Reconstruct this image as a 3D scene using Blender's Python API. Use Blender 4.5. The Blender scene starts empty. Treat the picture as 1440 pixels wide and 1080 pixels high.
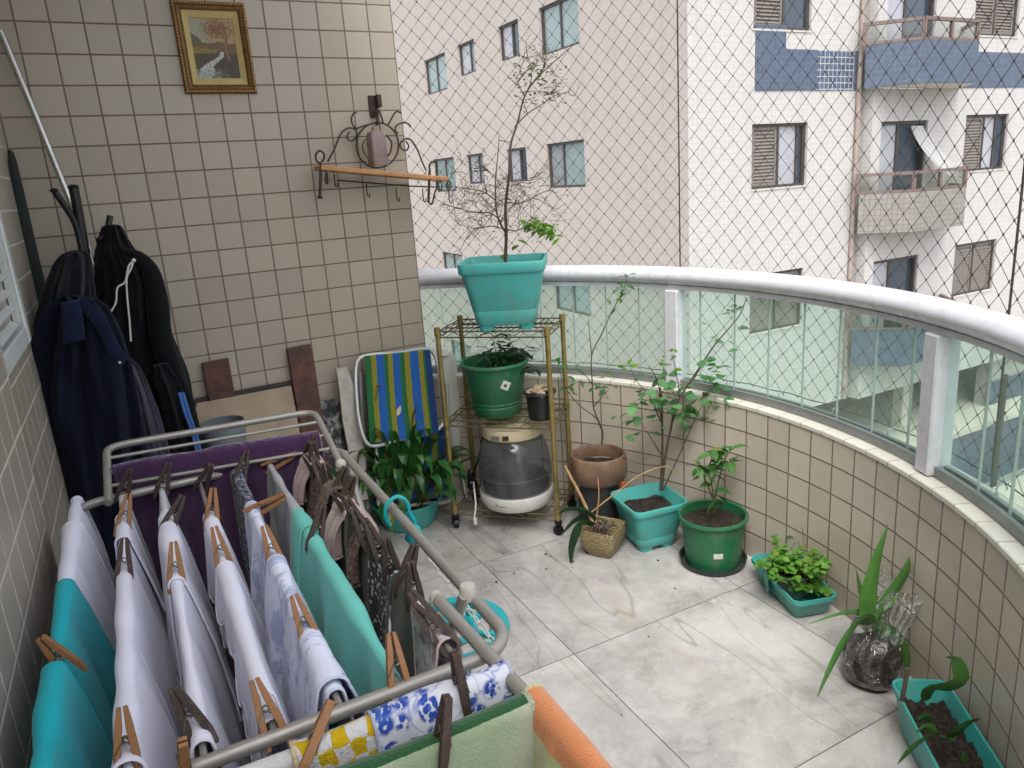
import bpy, math, random
from math import sin, cos, pi, radians, sqrt, atan2, hypot, exp
from mathutils import Vector as V, Matrix, noise
C = bpy.context.scene.collection
rnd = random.Random(7)

# ------------------------------------------------------------------ camera (solved from the wall tiles, floor tiles and the railing)
CAM = V((0.19743, -3.31579, 1.54455))
RIGHT = V((0.87574754, -0.47875483, -0.06212936)); DOWN = V((-0.17857588, -0.20167868, -0.96303498)); FWD = V((0.44852748, 0.85447032, -0.26211367))
F, CX, CY = 1048.812, 751.130, 532.689
def ray(x, y): return RIGHT * ((x - CX) / F) + DOWN * ((y - CY) / F) + FWD
def unz(x, y, z=0.0):
    d = ray(x, y); return CAM + d * ((z - CAM.z) / d.z)
def uny(x, y, Y=0.0):
    d = ray(x, y); return CAM + d * ((Y - CAM.y) / d.y)
def unx(x, y, X=0.0):
    d = ray(x, y); return CAM + d * ((X - CAM.x) / d.x)
FH = V((FWD.x, FWD.y, 0)).normalized()
def atd(x, y, D):                      # the point of that sight line on the upright plane D metres ahead
    d = ray(x, y); return CAM + d * (D / d.dot(FH))
def dep(p): return (V(p) - CAM).dot(FH)

# ------------------------------------------------------------------ mesh collector
class MB:
    def __init__(s): s.v = []; s.f = []; s.uv = {}; s.mi = []; s.m = 0
    def vert(s, p): s.v.append(V(p)); return len(s.v) - 1
    def face(s, idx, uv=None):
        s.f.append(tuple(idx)); s.mi.append(s.m)
        if uv: s.uv[len(s.f) - 1] = uv
    def poly(s, pts, uv=None): s.face([s.vert(p) for p in pts], uv)
    def box(s, c, d, rot=None, ch=0.0):
        """box, centre c, size d, with a small chamfer ch"""
        c = V(c); hx, hy, hz = d[0] / 2, d[1] / 2, d[2] / 2
        R = rot if rot is not None else Matrix.Identity(3)
        if ch <= 0:
            P = [c + R @ V((sx * hx, sy * hy, sz * hz)) for sz in (-1, 1) for sy in (-1, 1) for sx in (-1, 1)]
            b = len(s.v); s.v += P
            for q in ((0, 2, 3, 1), (4, 5, 7, 6), (0, 1, 5, 4), (2, 6, 7, 3), (0, 4, 6, 2), (1, 3, 7, 5)): s.face([b + i for i in q])
            return
        ch = min(ch, hx * .9, hy * .9, hz * .9)
        rings = []
        for z, k in ((-hz, ch), (-hz + ch, 0), (hz - ch, 0), (hz, ch)):
            x, y, e = hx - k, hy - k, ch - k * .0
            pts = [(-x + ch * (k == 0), -y), (x - ch * (k == 0), -y), (x, -y + ch * (k == 0)), (x, y - ch * (k == 0)), (x - ch * (k == 0), y), (-x + ch * (k == 0), y), (-x, y - ch * (k == 0)), (-x, -y + ch * (k == 0))]
            rings.append([s.vert(c + R @ V((px, py, z))) for px, py in pts])
        s.skin(rings, True); s.face(rings[0][::-1]); s.face(rings[-1])
    def skin(s, rings, closed=True):
        for a, b in zip(rings, rings[1:]):
            n = len(a)
            for i in range(n if closed else n - 1):
                j = (i + 1) % n; s.face((a[i], a[j], b[j], b[i]))
    def tube(s, pts, r, seg=8, caps=True, closed=False):
        pts = [V(p) for p in pts]; n = len(pts)
        rr = r if isinstance(r, (list, tuple)) else [r] * n
        T = []
        for i in range(n):
            a = pts[i - 1] if (i > 0 or closed) else pts[i]; b = pts[(i + 1) % n] if (i < n - 1 or closed) else pts[i]
            t = (b - a); T.append(t.normalized() if t.length > 1e-9 else V((0, 0, 1)))
        up = V((0, 0, 1)) if abs(T[0].z) < .9 else V((1, 0, 0))
        N = (up - T[0] * up.dot(T[0])).normalized(); rings = []
        for i in range(n):
            N = (N - T[i] * N.dot(T[i]))
            if N.length < 1e-6: N = T[i].orthogonal()
            N.normalize(); B = T[i].cross(N)
            rings.append([s.vert(pts[i] + (N * cos(2 * pi * k / seg) + B * sin(2 * pi * k / seg)) * rr[i]) for k in range(seg)])
        if closed: rings.append(rings[0])
        s.skin(rings)
        if caps and not closed: s.face(rings[0][::-1]); s.face(rings[-1])
    def lathe(s, prof, c=(0, 0, 0), seg=40, rot=None, sx=1, sy=1, capb=True, capt=False):
        c = V(c); R = rot if rot is not None else Matrix.Identity(3); rings = []
        for r, z in prof:
            rings.append([s.vert(c + R @ V((r * sx * cos(2 * pi * k / seg), r * sy * sin(2 * pi * k / seg), z))) for k in range(seg)])
        s.skin(rings)
        if capb: s.face(rings[0][::-1])
        if capt: s.face(rings[-1])
    def loft(s, loops, capb=True, capt=False):
        rings = [[s.vert(p) for p in L] for L in loops]; s.skin(rings)
        if capb: s.face(rings[0][::-1])
        if capt: s.face(rings[-1])
    def grid(s, fn, nu, nv, uv=None, close=False):
        ids = [[s.vert(fn(i / nu, j / nv)) for j in range(nv + 1)] for i in range(nu + 1)]
        for i in range(nu):
            for j in range(nv):
                q = (ids[i][j], ids[i + 1][j], ids[i + 1][j + 1], ids[i][j + 1])
                s.face(q, [uv(i / nu, j / nv), uv((i + 1) / nu, j / nv), uv((i + 1) / nu, (j + 1) / nv), uv(i / nu, (j + 1) / nv)] if uv else None)
    def ball(s, c, r, n=6, sq=(1, 1, 1)):
        c = V(c); m = 2 * n
        top = s.vert(c + V((0, 0, r * sq[2]))); bot = s.vert(c - V((0, 0, r * sq[2]))); rings = []
        for i in range(1, n):
            a = pi * i / n; rings.append([s.vert(c + V((r * sin(a) * cos(2 * pi * k / m) * sq[0], r * sin(a) * sin(2 * pi * k / m) * sq[1], r * cos(a) * sq[2]))) for k in range(m)])
        for k in range(m):
            s.face((top, rings[0][k], rings[0][(k + 1) % m])); s.face((bot, rings[-1][(k + 1) % m], rings[-1][k]))
        for a, b in zip(rings, rings[1:]):
            for k in range(m): s.face((a[k], b[k], b[(k + 1) % m], a[(k + 1) % m]))
    def leaf(s, base, d, up, L, W, droop=0.4, fold=0.25, n=6, tip=1.0, wmax=.45, twist=0):
        """a leaf blade that bends down along its length; two halves folded on the midrib"""
        base = V(base); d = V(d).normalized(); up = V(up); side = d.cross(up)
        if side.length < 1e-4: side = d.orthogonal()
        side.normalize(); up = side.cross(d).normalized(); rows = []
        if twist: side = (Matrix.Rotation(twist, 3, d) @ side); up = side.cross(d).normalized()
        p = base.copy(); ang = 0
        for i in range(n + 1):
            t = i / n
            w = W / 2 * (sin(pi * min(1, t ** (math.log(.5) / math.log(wmax)))) ** .8 if 0 < t < 1 else (.06 if t == 0 else 0.015))
            dd = (d * cos(ang) - V((0, 0, 1)) * sin(ang)).normalized(); u2 = side.cross(dd).normalized()
            rows.append((s.vert(p - side * w + u2 * w * fold), s.vert(p), s.vert(p + side * w + u2 * w * fold)))
            p = p + dd * (L / n); ang += droop / n
        for a, b in zip(rows, rows[1:]):
            s.face((a[0], a[1], b[1], b[0])); s.face((a[1], a[2], b[2], b[1]))
    def rescale(s, k, kz):
        s.v = [V((p.x * k, p.y * k, p.z * kz)) for p in s.v]; return s
    def build(s, name, mat, parent=None, smooth=True, world=False, uvname='UVMap', recalc=True, solid=0, bevel=0, sub=0):
        me = bpy.data.meshes.new(name)
        vs = s.v
        if parent is not None and world:
            q = parent
            while q.parent: q = q.parent
            inv = (Matrix.Translation(q.location) @ Matrix.Rotation(q.rotation_euler.z, 4, 'Z')).inverted(); vs = [inv @ p for p in vs]
        me.from_pydata([tuple(p) for p in vs], [], s.f)
        mats = mat if isinstance(mat, (list, tuple)) else [mat]
        for m in mats: me.materials.append(m)
        if len(mats) > 1: me.polygons.foreach_set('material_index', s.mi)
        if s.uv:
            L = me.uv_layers.new(name=uvname)
            for fi, uv in s.uv.items():
                for li, c in zip(me.polygons[fi].loop_indices, uv): L.data[li].uv = c
        if smooth: me.polygons.foreach_set('use_smooth', [True] * len(me.polygons))
        me.update(); me.validate()
        if recalc:
            import bmesh
            bm = bmesh.new(); bm.from_mesh(me); bmesh.ops.recalc_face_normals(bm, faces=bm.faces); bm.to_mesh(me); bm.free()
        if smooth: me.set_sharp_from_angle(angle=radians(38))
        o = bpy.data.objects.new(name, me); C.objects.link(o)
        if parent is not None: o.parent = parent
        if bevel:
            b = o.modifiers.new('b', 'BEVEL'); b.width = bevel; b.segments = 2; b.limit_method = 'ANGLE'
        if solid:
            m = o.modifiers.new('s', 'SOLIDIFY'); m.thickness = solid; m.offset = 0
        if sub:
            m = o.modifiers.new('d', 'SUBSURF'); m.levels = sub; m.render_levels = sub
        return o

def tag(o, label=None, cat=None, group=None, kind=None):
    if label: o['label'] = label
    if cat: o['category'] = cat
    if group: o['group'] = group
    if kind: o['kind'] = kind
    return o
def thing(name, label, cat, loc=(0, 0, 0), rz=0, group=None):
    o = bpy.data.objects.new(name, None); C.objects.link(o); o.empty_display_size = .05
    o.location = loc; o.rotation_euler = (0, 0, rz); return tag(o, label, cat, group)
def copy_tree(o, parent=None):
    c = o.copy(); C.objects.link(c)
    if parent: c.parent = parent
    for ch in list(o.children): copy_tree(ch, c)
    return c

def smooth_path(pts, n=6, closed=False):
    """Catmull-Rom through the points"""
    P = [V(p) for p in pts]; out = []; m = len(P)
    for i in range(m if closed else m - 1):
        p0 = P[i - 1] if (i > 0 or closed) else P[i] * 2 - P[i + 1]; p1 = P[i]; p2 = P[(i + 1) % m]
        p3 = P[(i + 2) % m] if (i + 2 < m or closed) else p2 * 2 - p1
        for k in range(n):
            t = k / n; out.append(.5 * ((2 * p1) + (p2 - p0) * t + (2 * p0 - 5 * p1 + 4 * p2 - p3) * t * t + (3 * p1 - p0 - 3 * p2 + p3) * t ** 3))
    if not closed: out.append(P[-1])
    return out
def rrect(w, d, r, z, c=(0, 0), rz=0, n=5):
    """rounded rectangle loop"""
    out = []; r = min(r, w / 2 * .98, d / 2 * .98)
    for qx, qy, a0 in ((1, -1, -pi / 2), (1, 1, 0), (-1, 1, pi / 2), (-1, -1, pi)):
        for k in range(n + 1):
            a = a0 + pi / 2 * k / n; x = qx * (w / 2 - r) + r * cos(a); y = qy * (d / 2 - r) + r * sin(a)
            out.append(V((c[0] + x * cos(rz) - y * sin(rz), c[1] + x * sin(rz) + y * cos(rz), z)))
    return out

# ------------------------------------------------------------------ materials
def S(h, k=1.0):
    h = h.lstrip('#'); c = [int(h[i:i + 2], 16) / 255 for i in (0, 2, 4)]
    return tuple((x / 12.92 if x <= .04045 else ((x + .055) / 1.055) ** 2.4) * k for x in c) + (1,)
class NT:
    def __init__(s, name):
        s.mat = bpy.data.materials.new(name); s.mat.use_nodes = True; s.t = s.mat.node_tree; s.n = s.t.nodes; s.n.clear()
        s.out = s.n.new('ShaderNodeOutputMaterial'); s.bsdf = s.n.new('ShaderNodeBsdfPrincipled'); s.link(s.bsdf.outputs[0], s.out.inputs[0])
    def link(s, a, b): s.t.links.new(a, b)
    def new(s, typ, **kw):
        n = s.n.new('ShaderNode' + typ)
        for k, v in kw.items(): setattr(n, k, v)
        return n
    def put(s, sock, v):
        if isinstance(v, bpy.types.NodeSocket): s.link(v, sock)
        else: sock.default_value = v
    def math(s, op, a, b=0.0, c=0.0):
        n = s.new('Math', operation=op); s.put(n.inputs[0], a); s.put(n.inputs[1], b); s.put(n.inputs[2], c); return n.outputs[0]
    def mix(s, f, a, b, blend='MIX'):
        n = s.new('MixRGB', blend_type=blend); s.put(n.inputs[0], f); s.put(n.inputs[1], a); s.put(n.inputs[2], b); return n.outputs[0]
    def noise(s, scale, detail=4, rough=.6, co=None, dist=0, col=False):
        n = s.new('TexNoise'); n.inputs['Scale'].default_value = scale; n.inputs['Detail'].default_value = detail; n.inputs['Roughness'].default_value = rough; n.inputs['Distortion'].default_value = dist
        s.link(co if co else s.obj(), n.inputs['Vector']); return n.outputs['Color' if col else 'Fac']
    def obj(s):
        if not hasattr(s, '_o'): s._o = s.new('TexCoord')
        return s._o.outputs['Object']
    def uvc(s):
        if not hasattr(s, '_o'): s._o = s.new('TexCoord')
        return s._o.outputs['UV']
    def ramp(s, f, stops):
        n = s.new('ValToRGB'); e = n.color_ramp.elements
        while len(e) > 1: e.remove(e[-1])
        e[0].position, e[0].color = stops[0]
        for p, c in stops[1:]:
            x = e.new(p); x.color = c
        s.put(n.inputs[0], f); return n.outputs[0]
    def rng(s, f, a, b, c=0.0, d=1.0):
        n = s.new('MapRange'); s.put(n.inputs[0], f)
        for i, v in enumerate((a, b, c, d)): n.inputs[i + 1].default_value = v
        return n.outputs[0]
    def bump(s, h, strength=.3, dist=.01):
        n = s.new('Bump'); n.inputs['Strength'].default_value = strength; n.inputs['Distance'].default_value = dist; s.put(n.inputs['Height'], h); s.link(n.outputs[0], s.bsdf.inputs['Normal'])
    def schlick(s, f0=.04, nrm=None):
        w = s.new('LayerWeight'); w.inputs[0].default_value = .5
        if nrm: s.link(nrm, w.inputs['Normal'])
        return s.math('ADD', s.math('MULTIPLY', s.math('POWER', w.outputs['Facing'], 5), 1 - f0), f0)
    def col(s, c): s.put(s.bsdf.inputs['Base Color'], c)
    def set(s, rough=None, metal=None, spec=None, trans=None, ior=None, alpha=None, sheen=None, coat=None):
        for k, v in (('Roughness', rough), ('Metallic', metal), ('Specular IOR Level', spec), ('Transmission Weight', trans), ('IOR', ior), ('Alpha', alpha), ('Sheen Weight', sheen), ('Coat Weight', coat)):
            if v is not None: s.put(s.bsdf.inputs[k], v)
def dark(c, k): return tuple(x * k for x in c[:3]) + (1,)
def simple(name, c, rough=.5, metal=0, var=.25, scale=9, bump=.1, bscale=60, spec=None, dirt=None, dscale=5, damt=.4, bdist=.002, coat=None, trl=0):
    t = NT(name); f = t.rng(t.noise(scale, 5), .3, .7)
    a = t.mix(f, dark(c, 1 - var), dark(c, 1 + var * .5))
    if dirt: a = t.mix(t.math('MULTIPLY', t.rng(t.noise(dscale, 6, .7, dist=.3), .48, .68), damt), a, dirt)
    t.col(a); t.set(rough=t.rng(t.noise(scale * 2.3, 3), .2, .8, max(.02, rough - .1), min(1, rough + .1)), metal=metal, spec=spec, coat=coat)
    if bump: t.bump(t.noise(bscale, 4), bump, bdist)
    if trl: translucent(t, a, trl)
    return t.mat
def translucent(t, col, k):
    tr = t.new('BsdfTranslucent'); t.put(tr.inputs[0], col); m = t.new('MixShader'); m.inputs[0].default_value = k
    t.link(t.bsdf.outputs[0], m.inputs[1]); t.link(tr.outputs[0], m.inputs[2]); t.link(m.outputs[0], t.out.inputs[0])
def fabric(name, c, var=.12, scale=14, weave=700, bump=.25, rough=.9, trl=.12, sheen=.1, c2=None):
    t = NT(name); a = t.mix(t.rng(t.noise(scale, 5), .3, .7), dark(c, 1 - var), dark(c, 1 + var * .4))
    if c2: a = t.mix(t.rng(t.noise(scale * 4, 6, .8), .5, .62), a, c2)
    t.col(a); t.set(rough=rough, spec=.2, sheen=sheen)
    h = t.math('ADD', t.math('ADD', t.math('MULTIPLY', t.noise(weave, 2), .22), t.noise(35, 4)), t.math('MULTIPLY', t.noise(11, 3, .55, dist=1.4), 2.2)); t.bump(h, bump, .006)
    if trl: translucent(t, a, trl)
    return t.mat
def leafmat(name, c1, c2, rough=.4, trl=.3, yel=.6):
    t = NT(name); g = t.new('NewGeometry'); r = g.outputs['Random Per Island']
    a = t.mix(r, c1, c2); a = t.mix(t.math('MULTIPLY', t.math('GREATER_THAN', t.math('FRACT', t.math('MULTIPLY', r, 37.7)), .93), yel), a, S('#8a7f2e')); a = t.mix(t.math('MULTIPLY', t.rng(t.noise(14, 3), .35, .7), .5), a, dark(c1, .6))
    t.col(a); t.set(rough=rough, spec=.4); t.bump(t.noise(45, 3), .15, .004); translucent(t, t.mix(.3, a, (.25, .4, .03, 1)), trl)
    return t.mat
def tile(name, c, grout, T, g, u0=0, v0=0, var=.08, rough=.3, bump=.5, dirtk=.25, c2=None, streak=0, foot=0):
    """square tiles on the metre-scaled UVs, each tile slightly its own tone"""
    t = NT(name); sp = t.new('SeparateXYZ'); t.link(t.uvc(), sp.inputs[0]); ms = []; fl = []
    for o, off in ((sp.outputs[0], u0), (sp.outputs[1], v0)):
        q = t.math('DIVIDE', t.math('SUBTRACT', o, off), T); fl.append(t.math('FLOOR', q))
        e = t.math('ABSOLUTE', t.math('SUBTRACT', t.math('FRACT', q), .5)); ms.append(t.rng(e, .5 - g / T * .75, .5 - g / T * .35))
    m = t.math('MAXIMUM', ms[0], ms[1]); cb = t.new('CombineXYZ'); t.link(fl[0], cb.inputs[0]); t.link(fl[1], cb.inputs[1])
    wn = t.new('TexWhiteNoise'); t.link(cb.outputs[0], wn.inputs['Vector'])
    a = t.mix(wn.outputs['Value'], dark(c, 1 - var), dark(c, 1 + var))
    a = t.mix(t.math('MULTIPLY', t.rng(t.noise(3.1, 6, .7, t.uvc()), .45, .75), dirtk), a, c2 if c2 else dark(c, .75))
    a = t.mix(t.math('MULTIPLY', t.noise(70, 3, .6, t.uvc()), .12), a, dark(c, .7))
    if streak:
        mp = t.new('Mapping'); mp.inputs['Scale'].default_value = (2.2, .10, 1); t.link(t.uvc(), mp.inputs[0]); a = t.mix(t.math('MULTIPLY', t.rng(t.noise(1.6, 7, .7, mp.outputs[0]), .5, .75), streak), a, dark(c, .62))
        a = t.mix(t.math('MULTIPLY', t.rng(t.noise(.35, 5, .6, t.uvc()), .4, .7), streak * .6), a, dark(c, .8))
    if foot:
        a = t.mix(t.math('MULTIPLY', t.math('MULTIPLY', t.rng(sp.outputs[1], .16, .0), t.rng(t.noise(5, 6, .7, t.uvc()), .3, .7)), foot), a, S('#5f5546'))
    gr = t.mix(t.noise(12, 4, .6, t.uvc()), dark(grout, .7), dark(grout, 1.25))
    t.col(t.mix(m, a, gr)); t.set(rough=t.mix(m, (rough,) * 3 + (1,), (.9, .9, .9, 1)), spec=.4)
    h = t.math('SUBTRACT', t.math('MULTIPLY', t.noise(6, 3, .5, t.uvc()), .25), m); t.bump(h, bump, .003)
    return t.mat
# ================================================================== THE SETTING
CC = V((0.4989, -1.4220)); RP, RR, RN = 1.7072, 1.7748, 1.868      # parapet face, railing, net
def arc(th, r, z): return V((CC.x + r * cos(th), CC.y + r * sin(th), z))
T = 0.105
M_wall = tile('wall_tile', S('#a89e8e'), S('#73665b'), T, .005, 0, .0725, var=.065, rough=.25, c2=S('#a89c8b'))
thu = atan2(unz(1048.8, 572.6, .63).y - CC.y, unz(1048.8, 572.6, .63).x - CC.x)
M_par = tile('parapet_tile', S('#c2b8a8'), S('#7c6f64'), T, .0055, thu * RP, 0, var=.07, rough=.3, dirtk=.5, foot=.7, c2=S('#9f937f'))
M_cap = tile('cap_tile', S('#d6d3c6'), S('#a39a89'), T, .003, thu * RP + .05, 0, var=.05, rough=.3)
M_plaster = simple('white_plaster', S('#d8d5cc'), .9, var=.06, scale=4, bump=.15)
M_conc = simple('render_grey', S('#a8a296'), .9, var=.15, scale=3)

# floor of large marble slabs
FX, FY, FT = 1.2662, -0.7055, 0.7339
t = NT('marble_floor'); uv = t.uvc(); sp = t.new('SeparateXYZ'); t.link(uv, sp.inputs[0]); ms = []; fl = []
for o, off in ((sp.outputs[0], FX), (sp.outputs[1], FY)):
    q = t.math('DIVIDE', t.math('SUBTRACT', o, off), FT); fl.append(t.math('FLOOR', q))
    e = t.math('ABSOLUTE', t.math('SUBTRACT', t.math('FRACT', q), .5)); ms.append(t.rng(e, .5 - .0026, .5 - .0014))
m = t.math('MAXIMUM', ms[0], ms[1]); cb = t.new('CombineXYZ'); t.link(fl[0], cb.inputs[0]); t.link(fl[1], cb.inputs[1])
wn = t.new('TexWhiteNoise'); t.link(cb.outputs[0], wn.inputs['Vector'])
off = t.new('VectorMath', operation='MULTIPLY_ADD'); t.link(wn.outputs['Color'], off.inputs[0]); off.inputs[1].default_value = (9, 9, 9); t.link(uv, off.inputs[2])
mp = t.new('Mapping'); mp.inputs['Rotation'].default_value = (0, 0, radians(-38)); mp.inputs['Scale'].default_value = (1, .22, 1); t.link(off.outputs[0], mp.inputs[0])
co = mp.outputs[0]
base = t.mix(t.rng(t.noise(3.6, 9, .68, off.outputs[0], .5), .32, .68), S('#8c8a87'), S('#bfbcb8'))
base = t.mix(t.math('MULTIPLY', t.rng(t.noise(16, 7, .75, off.outputs[0], .6), .42, .7), .45), base, S('#cbc8c4'))
def vein(sc, w, dist, k=0.0):
    n = t.noise(sc, 3, .5, co, dist); d = t.math('ABSOLUTE', t.math('SUBTRACT', n, .5 + k)); return t.rng(d, 0, w, 1, 0)
gate = t.rng(t.noise(1.6, 2, .5, co), .36, .55)
base = t.mix(t.math('MULTIPLY', t.math('MULTIPLY', vein(2.2, .007, .35), gate), .55), base, S('#6d6a66'))
base = t.mix(t.math('MULTIPLY', t.math('MULTIPLY', vein(3.9, .006, .3, .07), t.rng(t.noise(2.3, 2, .5, co), .42, .56)), .45), base, S('#77736c'))
base = t.mix(t.math('MULTIPLY', t.math('MULTIPLY', vein(2.0, .03, .5, -.06), t.rng(t.noise(3, 4, .6, co), .46, .68)), .4), base, S('#a3937a'))
dirt = t.math('MULTIPLY', t.rng(t.noise(2.2, 6, .7, uv), .5, .72), t.rng(sp.outputs[1], -1.3, -.2)); base = t.mix(t.math('MULTIPLY', dirt, .45), base, S('#6a6459'))
base = t.mix(t.math('MULTIPLY', t.noise(160, 2, .5, uv), .12), base, S('#6f6a62'))
t.col(t.mix(m, base, S('#4a463f'))); t.set(rough=t.rng(t.noise(7, 5, .6, uv), .3, .7, .22, .42), spec=.45)
t.bump(t.math('SUBTRACT', t.math('MULTIPLY', t.noise(25, 4, .6, uv), .1), m), .25, .002); M_floor = t.mat
b = MB(); ring = [arc(radians(a), RN, 0) for a in range(-60, 66, 3)]
pl = ring + [V((-.4, .2, 0)), V((-.4, -5.5, 0)), V((1.43, -5.5, 0))]
b.poly(pl, [(p.x, p.y) for p in pl]); b.poly([p + V((0, 0, -.16)) for p in pl]);
for i in range(len(pl)):
    a_, c_ = pl[i], pl[(i + 1) % len(pl)]; b.poly([a_, c_, c_ + V((0, 0, -.16)), a_ + V((0, 0, -.16))])
tag(b.build('floor', M_floor, smooth=False), kind='structure')
# unseen slab overhead, added and cut back so daylight falls off leftwards
b = MB(); pl2 = [V((1.02, .2, 2.80)), V((-.4, .2, 2.80)), V((-.4, -2.2, 2.80)), V((1.02, -2.2, 2.80))]
b.poly(pl2); b.poly([p + V((0, 0, .18)) for p in pl2])
for i in range(len(pl2)):
    a_, c_ = pl2[i], pl2[(i + 1) % len(pl2)]; b.poly([a_, c_, c_ + V((0, 0, .18)), a_ + V((0, 0, .18))])
tag(b.build('shade_slab', M_plaster, smooth=False), kind='structure')
# back wall: a tiled fin that ends in the open at x = 1.366
b = MB()
def quad_uv(b, P, ax):
    b.poly(P, [((p.x if ax == 'x' else p.y), p.z) for p in P])
XE = 1.3665
quad_uv(b, [V((-.11, 0, 0)), V((XE, 0, 0)), V((XE, 0, 2.80)), V((-.11, 0, 2.80))], 'x')
quad_uv(b, [V((XE, 0, 0)), V((XE, .2, 0)), V((XE, .2, 2.80)), V((XE, 0, 2.80))], 'y')
quad_uv(b, [V((-.4, .2, 0)), V((XE, .2, 0)), V((XE, .2, 2.80)), V((-.4, .2, 2.80))], 'x')
tag(b.build('wall_back', M_wall, smooth=False, recalc=False), 'beige square tiled wall behind the painting and wire shelf', 'wall', kind='structure')
# left wall with a recess for the louvred window
M_wall2 = tile('left_wall_tile', S('#a0978a'), S('#bdb4a6'), T, .006, 0, .0725, var=.05, rough=.3)
b = MB(); ya = -1.56
for x0, y0, y1 in ((-.05, -5.5, ya), (-.11, ya, 0)):
    quad_uv(b, [V((x0, y0, 0)), V((x0, y1, 0)), V((x0, y1, 2.80)), V((x0, y0, 2.80))], 'y')
quad_uv(b, [V((-.05, ya, 0)), V((-.11, ya, 0)), V((-.11, ya, 2.80)), V((-.05, ya, 2.80))], 'x')
quad_uv(b, [V((-.4, -5.5, 0)), V((-.4, .2, 0)), V((-.4, .2, 2.80)), V((-.4, -5.5, 2.80))], 'y')
tag(b.build('wall_left', M_wall2, smooth=False, recalc=False), 'tiled side wall with pale joints beside the hanging laundry', 'wall', kind='structure')
# louvred aluminium window in the left wall
M_alu = simple('aluminium', S('#a9aca9'), .38, .75, var=.12, scale=12, bump=.05)
M_alu_w = simple('white_aluminium', S('#c6c9c7'), .35, .1, var=.08, scale=6, bump=.03)
w = thing('louvred_window', 'pale aluminium louvred window in the wall left of the jackets', 'window', (-.11, -1.03, 1.17))
yl = unx(40, 452, -.083).y; zl = unx(6, 545, -.083).z
b = MB()
for y in (-1.54, yl - .025): b.box((-.098, y, (zl + 2.33) / 2), (.026, .05, 2.33 - zl), ch=.004)
for z in (zl + .025, 2.31): b.box((-.098, (yl - 1.54) / 2 - .0125, z), (.026, yl + 1.44, .05), ch=.004)
b.box((-.098, yl - .08, (zl + 2.33) / 2), (.018, .03, 2.2 - zl)); b.build('frame', M_alu_w, w, world=True, smooth=False)
b = MB()
for k in range(int((2.25 - zl) / .043)):
    b.box((-.1, (yl - 1.66) / 2, zl + .07 + k * .043), (.022, yl + 1.40, .004), Matrix.Rotation(radians(35), 3, 'Y'))
b.build('louvre', M_alu_w, w, world=True, smooth=False)

# curved parapet
b = MB(); A0, A1 = radians(-60), radians(64); N = 120
def paruv(th, z): return (th * RP, z)
for i in range(N):
    a_, c_ = A0 + (A1 - A0) * i / N, A0 + (A1 - A0) * (i + 1) / N
    b.poly([arc(a_, RP, 0), arc(c_, RP, 0), arc(c_, RP, .626), arc(a_, RP, .626)], [paruv(a_, 0), paruv(c_, 0), paruv(c_, .626), paruv(a_, .626)])
    b.poly([arc(a_, RN - .02, -.16), arc(c_, RN - .02, -.16), arc(c_, RN - .02, .626), arc(a_, RN - .02, .626)], [paruv(a_, 0), paruv(c_, 0), paruv(c_, .626), paruv(a_, .626)])
for p0, p1 in ((arc(A0, RP, 0), V((CC.x + RP * cos(A0), -5.5, 0))),):
    quad_uv(b, [p0, p1, p1 + V((0, 0, .626)), p0 + V((0, 0, .626))], 'y')
pw = tag(b.build('parapet_wall', M_par, recalc=False, smooth=False), 'low curved tiled parapet wall around the balcony floor', 'wall')
b = MB()
for i in range(N):
    a_, c_ = A0 + (A1 - A0) * i / N, A0 + (A1 - A0) * (i + 1) / N
    L = [(RP - .004, .620), (RP - .004, .633), (RP - .001, .636), (RN - .012, .636), (RN - .012, .60)]
    for (r0, z0), (r1, z1) in zip(L, L[1:]):
        b.poly([arc(a_, r0, z0), arc(c_, r0, z0), arc(c_, r1, z1), arc(a_, r1, z1)], [(a_ * RP, r0 + z0 - RP - .68), (c_ * RP, r0 + z0 - RP - .68), (c_ * RP, r1 + z1 - RP - .68), (a_ * RP, r1 + z1 - RP - .68)])
b.build('cap', M_cap, pw, recalc=False, smooth=False)

# railing: white tube on posts, channel, and a row of narrow glass panes
M_rail = simple('white_rail_paint', S('#cfcfd4'), .3, .0, dirt=S('#9b968c'), dscale=16, damt=.25, var=.04, scale=5, bump=.03, spec=.6, coat=.35)
M_chan = simple('grey_channel', S('#8d908f'), .4, .5, var=.15, scale=10)
t = NT('railing_glass'); fr = t.schlick()
tr = t.new('BsdfTransparent'); tr.inputs[0].default_value = (.83, .925, .885, 1); gl = t.new('BsdfGlossy'); gl.inputs['Roughness'].default_value = .03; gl.inputs[0].default_value = (.85, .95, .92, 1)
df = t.new('BsdfDiffuse'); df.inputs[0].default_value = (.76, .83, .77, 1)
m1 = t.new('MixShader'); t.put(m1.inputs[0], t.math('MULTIPLY', fr, .9)); t.link(tr.outputs[0], m1.inputs[1]); t.link(gl.outputs[0], m1.inputs[2])
m2 = t.new('MixShader'); t.put(m2.inputs[0], t.rng(t.noise(6, 5, .7), .35, .8, .07, .16)); t.link(m1.outputs[0], m2.inputs[1]); t.link(df.outputs[0], m2.inputs[2]); t.link(m2.outputs[0], t.out.inputs[0]); M_glass = t.mat
M_gedge = simple('glass_edge', S('#aab6b0'), .2, var=.05, bump=0, spec=.6)
rl = thing('balcony_railing', 'white curved balcony railing with glass panes on the tiled parapet', 'railing', (arc(0, RR, .636)))
b = MB(); rings = []
for i in range(181):
    th = A0 + (A1 - A0) * i / 180; rings.append([b.vert(arc(th, RR + .050 * cos(k * pi / 12), 1.107 + .0375 * sin(k * pi / 12))) for k in range(24)])
b.skin(rings); b.build('handrail', M_rail, rl, world=True)
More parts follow.
